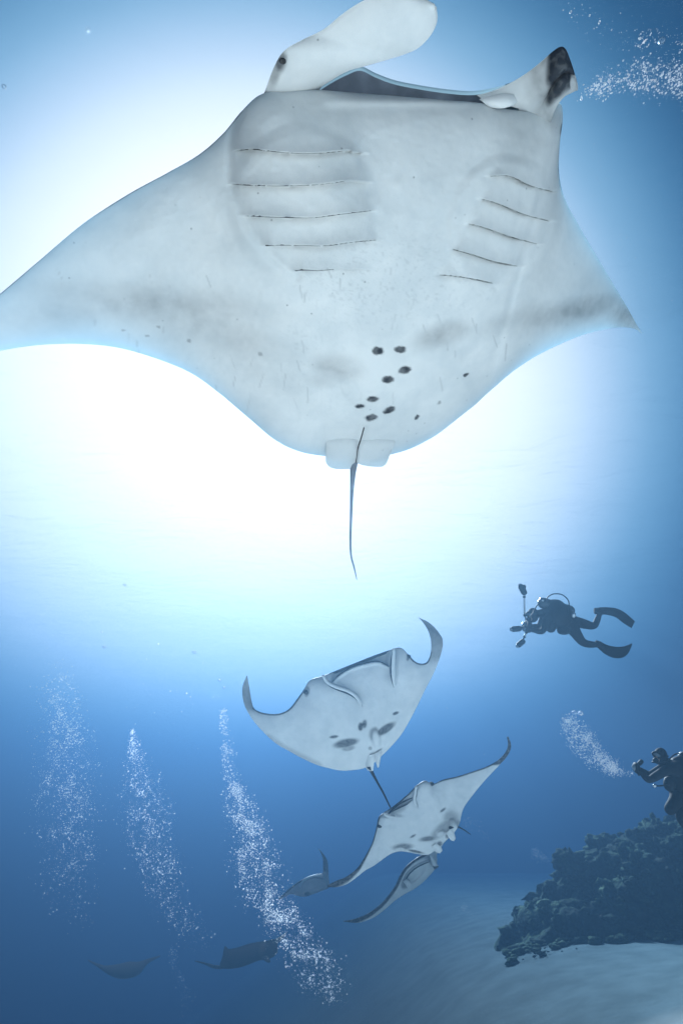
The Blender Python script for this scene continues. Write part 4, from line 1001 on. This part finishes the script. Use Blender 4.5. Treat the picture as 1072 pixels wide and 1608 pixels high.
# ------------------------------------------------------------------ bubbles
bub = bpy.data.materials.new('air_bubble'); bub.use_nodes = True
b_ = bub.node_tree.nodes['Principled BSDF']
b_.inputs['Base Color'].default_value = (.95, .97, 1, 1); b_.inputs['Metallic'].default_value = .8; b_.inputs['Roughness'].default_value = .35
nn, ll = bub.node_tree.nodes, bub.node_tree.links
tr = nn.new('ShaderNodeBsdfTransparent'); mxx = nn.new('ShaderNodeMixShader'); mxx.inputs[0].default_value = .27
ll.new(tr.outputs[0], mxx.inputs[1]); ll.new(b_.outputs[0], mxx.inputs[2]); ll.new(mxx.outputs[0], nn['Material Output'].inputs['Surface'])
ic = bmesh.new(); bmesh.ops.create_icosphere(ic, subdivisions=1, radius=1)
BV = np.array([v_.co[:] for v_ in ic.verts]); BF = np.array([[v_.index for v_ in f_.verts] for f_ in ic.faces]); ic.free()
def bubbles(name, pos, rad, m=bub, BV=BV, BF=BF, parent=None):
    n = len(pos); sq = 1 + .35 * (RNG.rand(n, 3) - .5) * 2; sq[:, 2] *= .85
    V = pos[:, None, :] + BV[None] * (rad[:, None] * sq)[:, None, :]
    F = (BF[None] + (np.arange(n) * len(BV))[:, None, None]).reshape(-1, 3)
    return mesh_obj(name, V.reshape(-1, 3), F, m, parent)
def plume(axis, n, dist, label, rpx=(.24, 1.15), ddist=None, clump=.55):
    """axis rows: px, py, radius px, weight"""
    A = np.array(axis, float); C = crom(A, 200); w = np.maximum(C[:, 3], .001); w = w / w.sum()
    out, rad = [], []
    ddist = ddist or A[:, 2].mean() * dist / FPX
    k = 0
    while k < n:
        m = 4 * n; i = RNG.choice(200, m, p=w)
        ra = RNG.rand(m) ** .55; an = RNG.rand(m) * 2 * np.pi; g = np.stack([ra * np.cos(an), ra * np.sin(an)], 1) * .85 + RNG.randn(m, 2) * .30
        x = C[i, 0] + g[:, 0] * C[i, 2] + RNG.randn(m); y = C[i, 1] + g[:, 1] * C[i, 2] * .7 + RNG.uniform(-4, 4, m)
        f = fbm(np.stack([x / 14, y / 20, 0 * x + dist], -1), 3)
        keep = RNG.rand(m) < np.clip((f - clump + .16) / .28, .22, 1)
        x, y = x[keep][:n - k], y[keep][:n - k]; k += len(x)
        d = dist + RNG.randn(len(x)) * ddist
        out.append(P(x, y, d)); u = RNG.rand(len(x)) ** 7
        rad.append((rpx[0] + (rpx[1] - rpx[0]) * u) * d / FPX)
    o = bubbles('bubble_plume', np.concatenate(out), np.concatenate(rad))
    return tag(o, label, 'bubbles', kind='stuff')
plume([(90, 1050, 22, .1), (95, 1100, 34, .8), (103, 1170, 46, 1.3), (105, 1250, 50, 1.2), (108, 1330, 46, .6), (105, 1390, 40, .35), (125, 1450, 36, .1)], 7000, 12.5,
      'wide column of fine silvery bubbles rising at the far left')
plume([(207, 1148, 4, .5), (212, 1180, 14, .8), (225, 1235, 30, 1), (234, 1290, 40, 1.2), (243, 1350, 36, .9), (262, 1400, 30, .7), (285, 1445, 30, .35), (315, 1480, 26, .1)], 5000, 11.5,
      'loose bubble column rising between the far left one and the thick one')
plume([(350, 1115, 6, .1), (355, 1160, 10, .4), (367, 1230, 14, .8), (385, 1290, 28, 1.3), (400, 1345, 34, 1.5), (415, 1395, 36, 1.3), (440, 1440, 34, 1.3), (468, 1480, 36, 1.1), (495, 1520, 38, .8), (520, 1560, 26, .3)], 13000, 9.2,
      'thick slanting bubble column in front of the small distant mantas', rpx=(.24, 1.35))
plume([(893, 1130, 12, .8), (905, 1150, 19, 1.3), (917, 1170, 21, 1.2), (932, 1187, 17, .9), (948, 1200, 18, 1.2), (965, 1210, 11, .6), (980, 1214, 5, .2), (993, 1213, 3, .1)], 5000, 9.6,
      'dense puff of exhaled bubbles trailing up and left from the diver at the right edge', rpx=(.28, 1.2), clump=.48)
plume([(915, 150, 12, .2), (950, 135, 24, .7), (985, 125, 36, 1.1), (1025, 120, 42, 1.3), (1062, 125, 50, 1.5), (1100, 130, 55, 1.2)], 2600, 4.6,
      'cloud of bubbles spreading under the surface at the top right', rpx=(.26, 1.9), ddist=.5)
plume([(900, 20, 30, .6), (960, 50, 40, .8), (1030, 62, 32, 1.2), (1060, 80, 30, .8)], 170, 4.6, 'few stray bubbles above the curled head fin at the top right', rpx=(.5, 2.2), ddist=.5)
plume([(800, 835, 22, 1), (815, 860, 24, 1), (835, 885, 20, 1), (845, 905, 12, .4)], 260, 13, 'faint puff of bubbles above the level-swimming diver', rpx=(.35, 1.0))
plume([(838, 1335, 6, 1), (845, 1345, 8, 1), (862, 1353, 4, .3)], 260, 19, 'small hazy puff of bubbles beside the reef skyline', rpx=(.3, .8))
plume([(728, 1425, 6, 1), (738, 1438, 9, 1), (752, 1448, 4, .3)], 170, 20, 'small hazy puff of bubbles low to the left of the reef', rpx=(.3, .8))
plume([(733, 1288, 8, 1), (748, 1300, 10, 1), (765, 1316, 6, .3)], 130, 18, 'small hazy puff of bubbles right of the diagonal manta', rpx=(.3, .8))
plume([(270, 1490, 5, .4), (280, 1530, 10, 1), (292, 1565, 14, 1), (300, 1600, 16, .5)], 260, 21, 'faint ghostly puff of bubbles at the bottom left', rpx=(.3, .8))
plume([(930, 230, 40, 1), (960, 330, 50, 1), (1000, 450, 50, 1), (1040, 560, 40, .6)], 150, 6.5, 'sparse specks of bubbles right of the big manta', rpx=(.3, .8), ddist=.8, clump=.2)
plume([(250, 990, 90, 1), (270, 1060, 90, 1), (260, 1120, 90, 1)], 70, 9, 'stray bubbles drifting above the left bubble columns', rpx=(.5, 1.5), ddist=1.2, clump=.2)
plume([(30, 900, 40, 1), (80, 960, 50, 1), (70, 1040, 50, 1)], 260, 12, 'thin mist of tiny bubbles near the left edge below the big wing', rpx=(.3, .8), ddist=1, clump=.2)
plume([(660, 1100, 60, 1), (720, 1130, 50, 1), (760, 1230, 60, 1)], 60, 9, 'stray bubbles drifting to the right of the curled manta', rpx=(.3, 1.1), ddist=1.2, clump=.2)
# the few large ones
ic = bmesh.new(); bmesh.ops.create_icosphere(ic, subdivisions=3, radius=1)
CV = np.array([v_.co[:] for v_ in ic.verts]); CF = np.array([[v_.index for v_ in f_.verts] for f_ in ic.faces]); ic.free()
bigm = bpy.data.materials.new('large_bubble'); bigm.use_nodes = True
nn, ll = bigm.node_tree.nodes, bigm.node_tree.links
bb = nn['Principled BSDF']; bb.inputs['Base Color'].default_value = (.95, .98, 1, 1); bb.inputs['Metallic'].default_value = 1; bb.inputs['Roughness'].default_value = .12
tr = nn.new('ShaderNodeBsdfTransparent'); fr = nn.new('ShaderNodeLayerWeight'); fr.inputs['Blend'].default_value = .45
mxx = nn.new('ShaderNodeMixShader'); ll.new(fr.outputs['Facing'], mxx.inputs[0]); ll.new(tr.outputs[0], mxx.inputs[1]); ll.new(bb.outputs[0], mxx.inputs[2])
ll.new(mxx.outputs[0], nn['Material Output'].inputs['Surface'])
for (bx, by, bd, br, lab) in [(885, 1130, 9.6, 4.2, 'large round bubble, leftmost at the head of the exhaled puff'), (901, 1119, 9.6, 4.0, 'large round bubble, middle one topping the exhaled puff'),
                              (911, 1120, 9.5, 4.2, 'large round bubble, rightmost one topping the exhaled puff'), (305, 1024, 7, 3.2, 'single clear bubble high above the thick bubble column'),
                              (345, 1068, 7, 2.6, 'single clear bubble beside the left wing tip of the curled manta'), (352, 1080, 7, 2.2, 'small clear bubble just under another, left of the curled wing tip'),
                              (164, 1016, 8, 2.6, 'single dark-rimmed bubble above the far left columns'), (196, 918, 7, 2.6, 'faint single bubble under the left wing of the big manta'),
                              (7, 136, 4, 3.4, 'single bubble at the left edge near the top'), (138, 47, 4, 2.6, 'tiny bright bubble near the top left corner'), (1038, 64, 4.5, 5.5, 'flattened bright bubble near the top right corner')]:
    V = CV * (1 + .18 * (fbm(CV * 1.4 + bx, 2)[:, None] - .5) * 2) * np.array([1, 1, .8]) * (br * bd / FPX) + D(bx, by, bd)
    tag(mesh_obj('bubble', V, CF, bigm), lab, 'bubble')
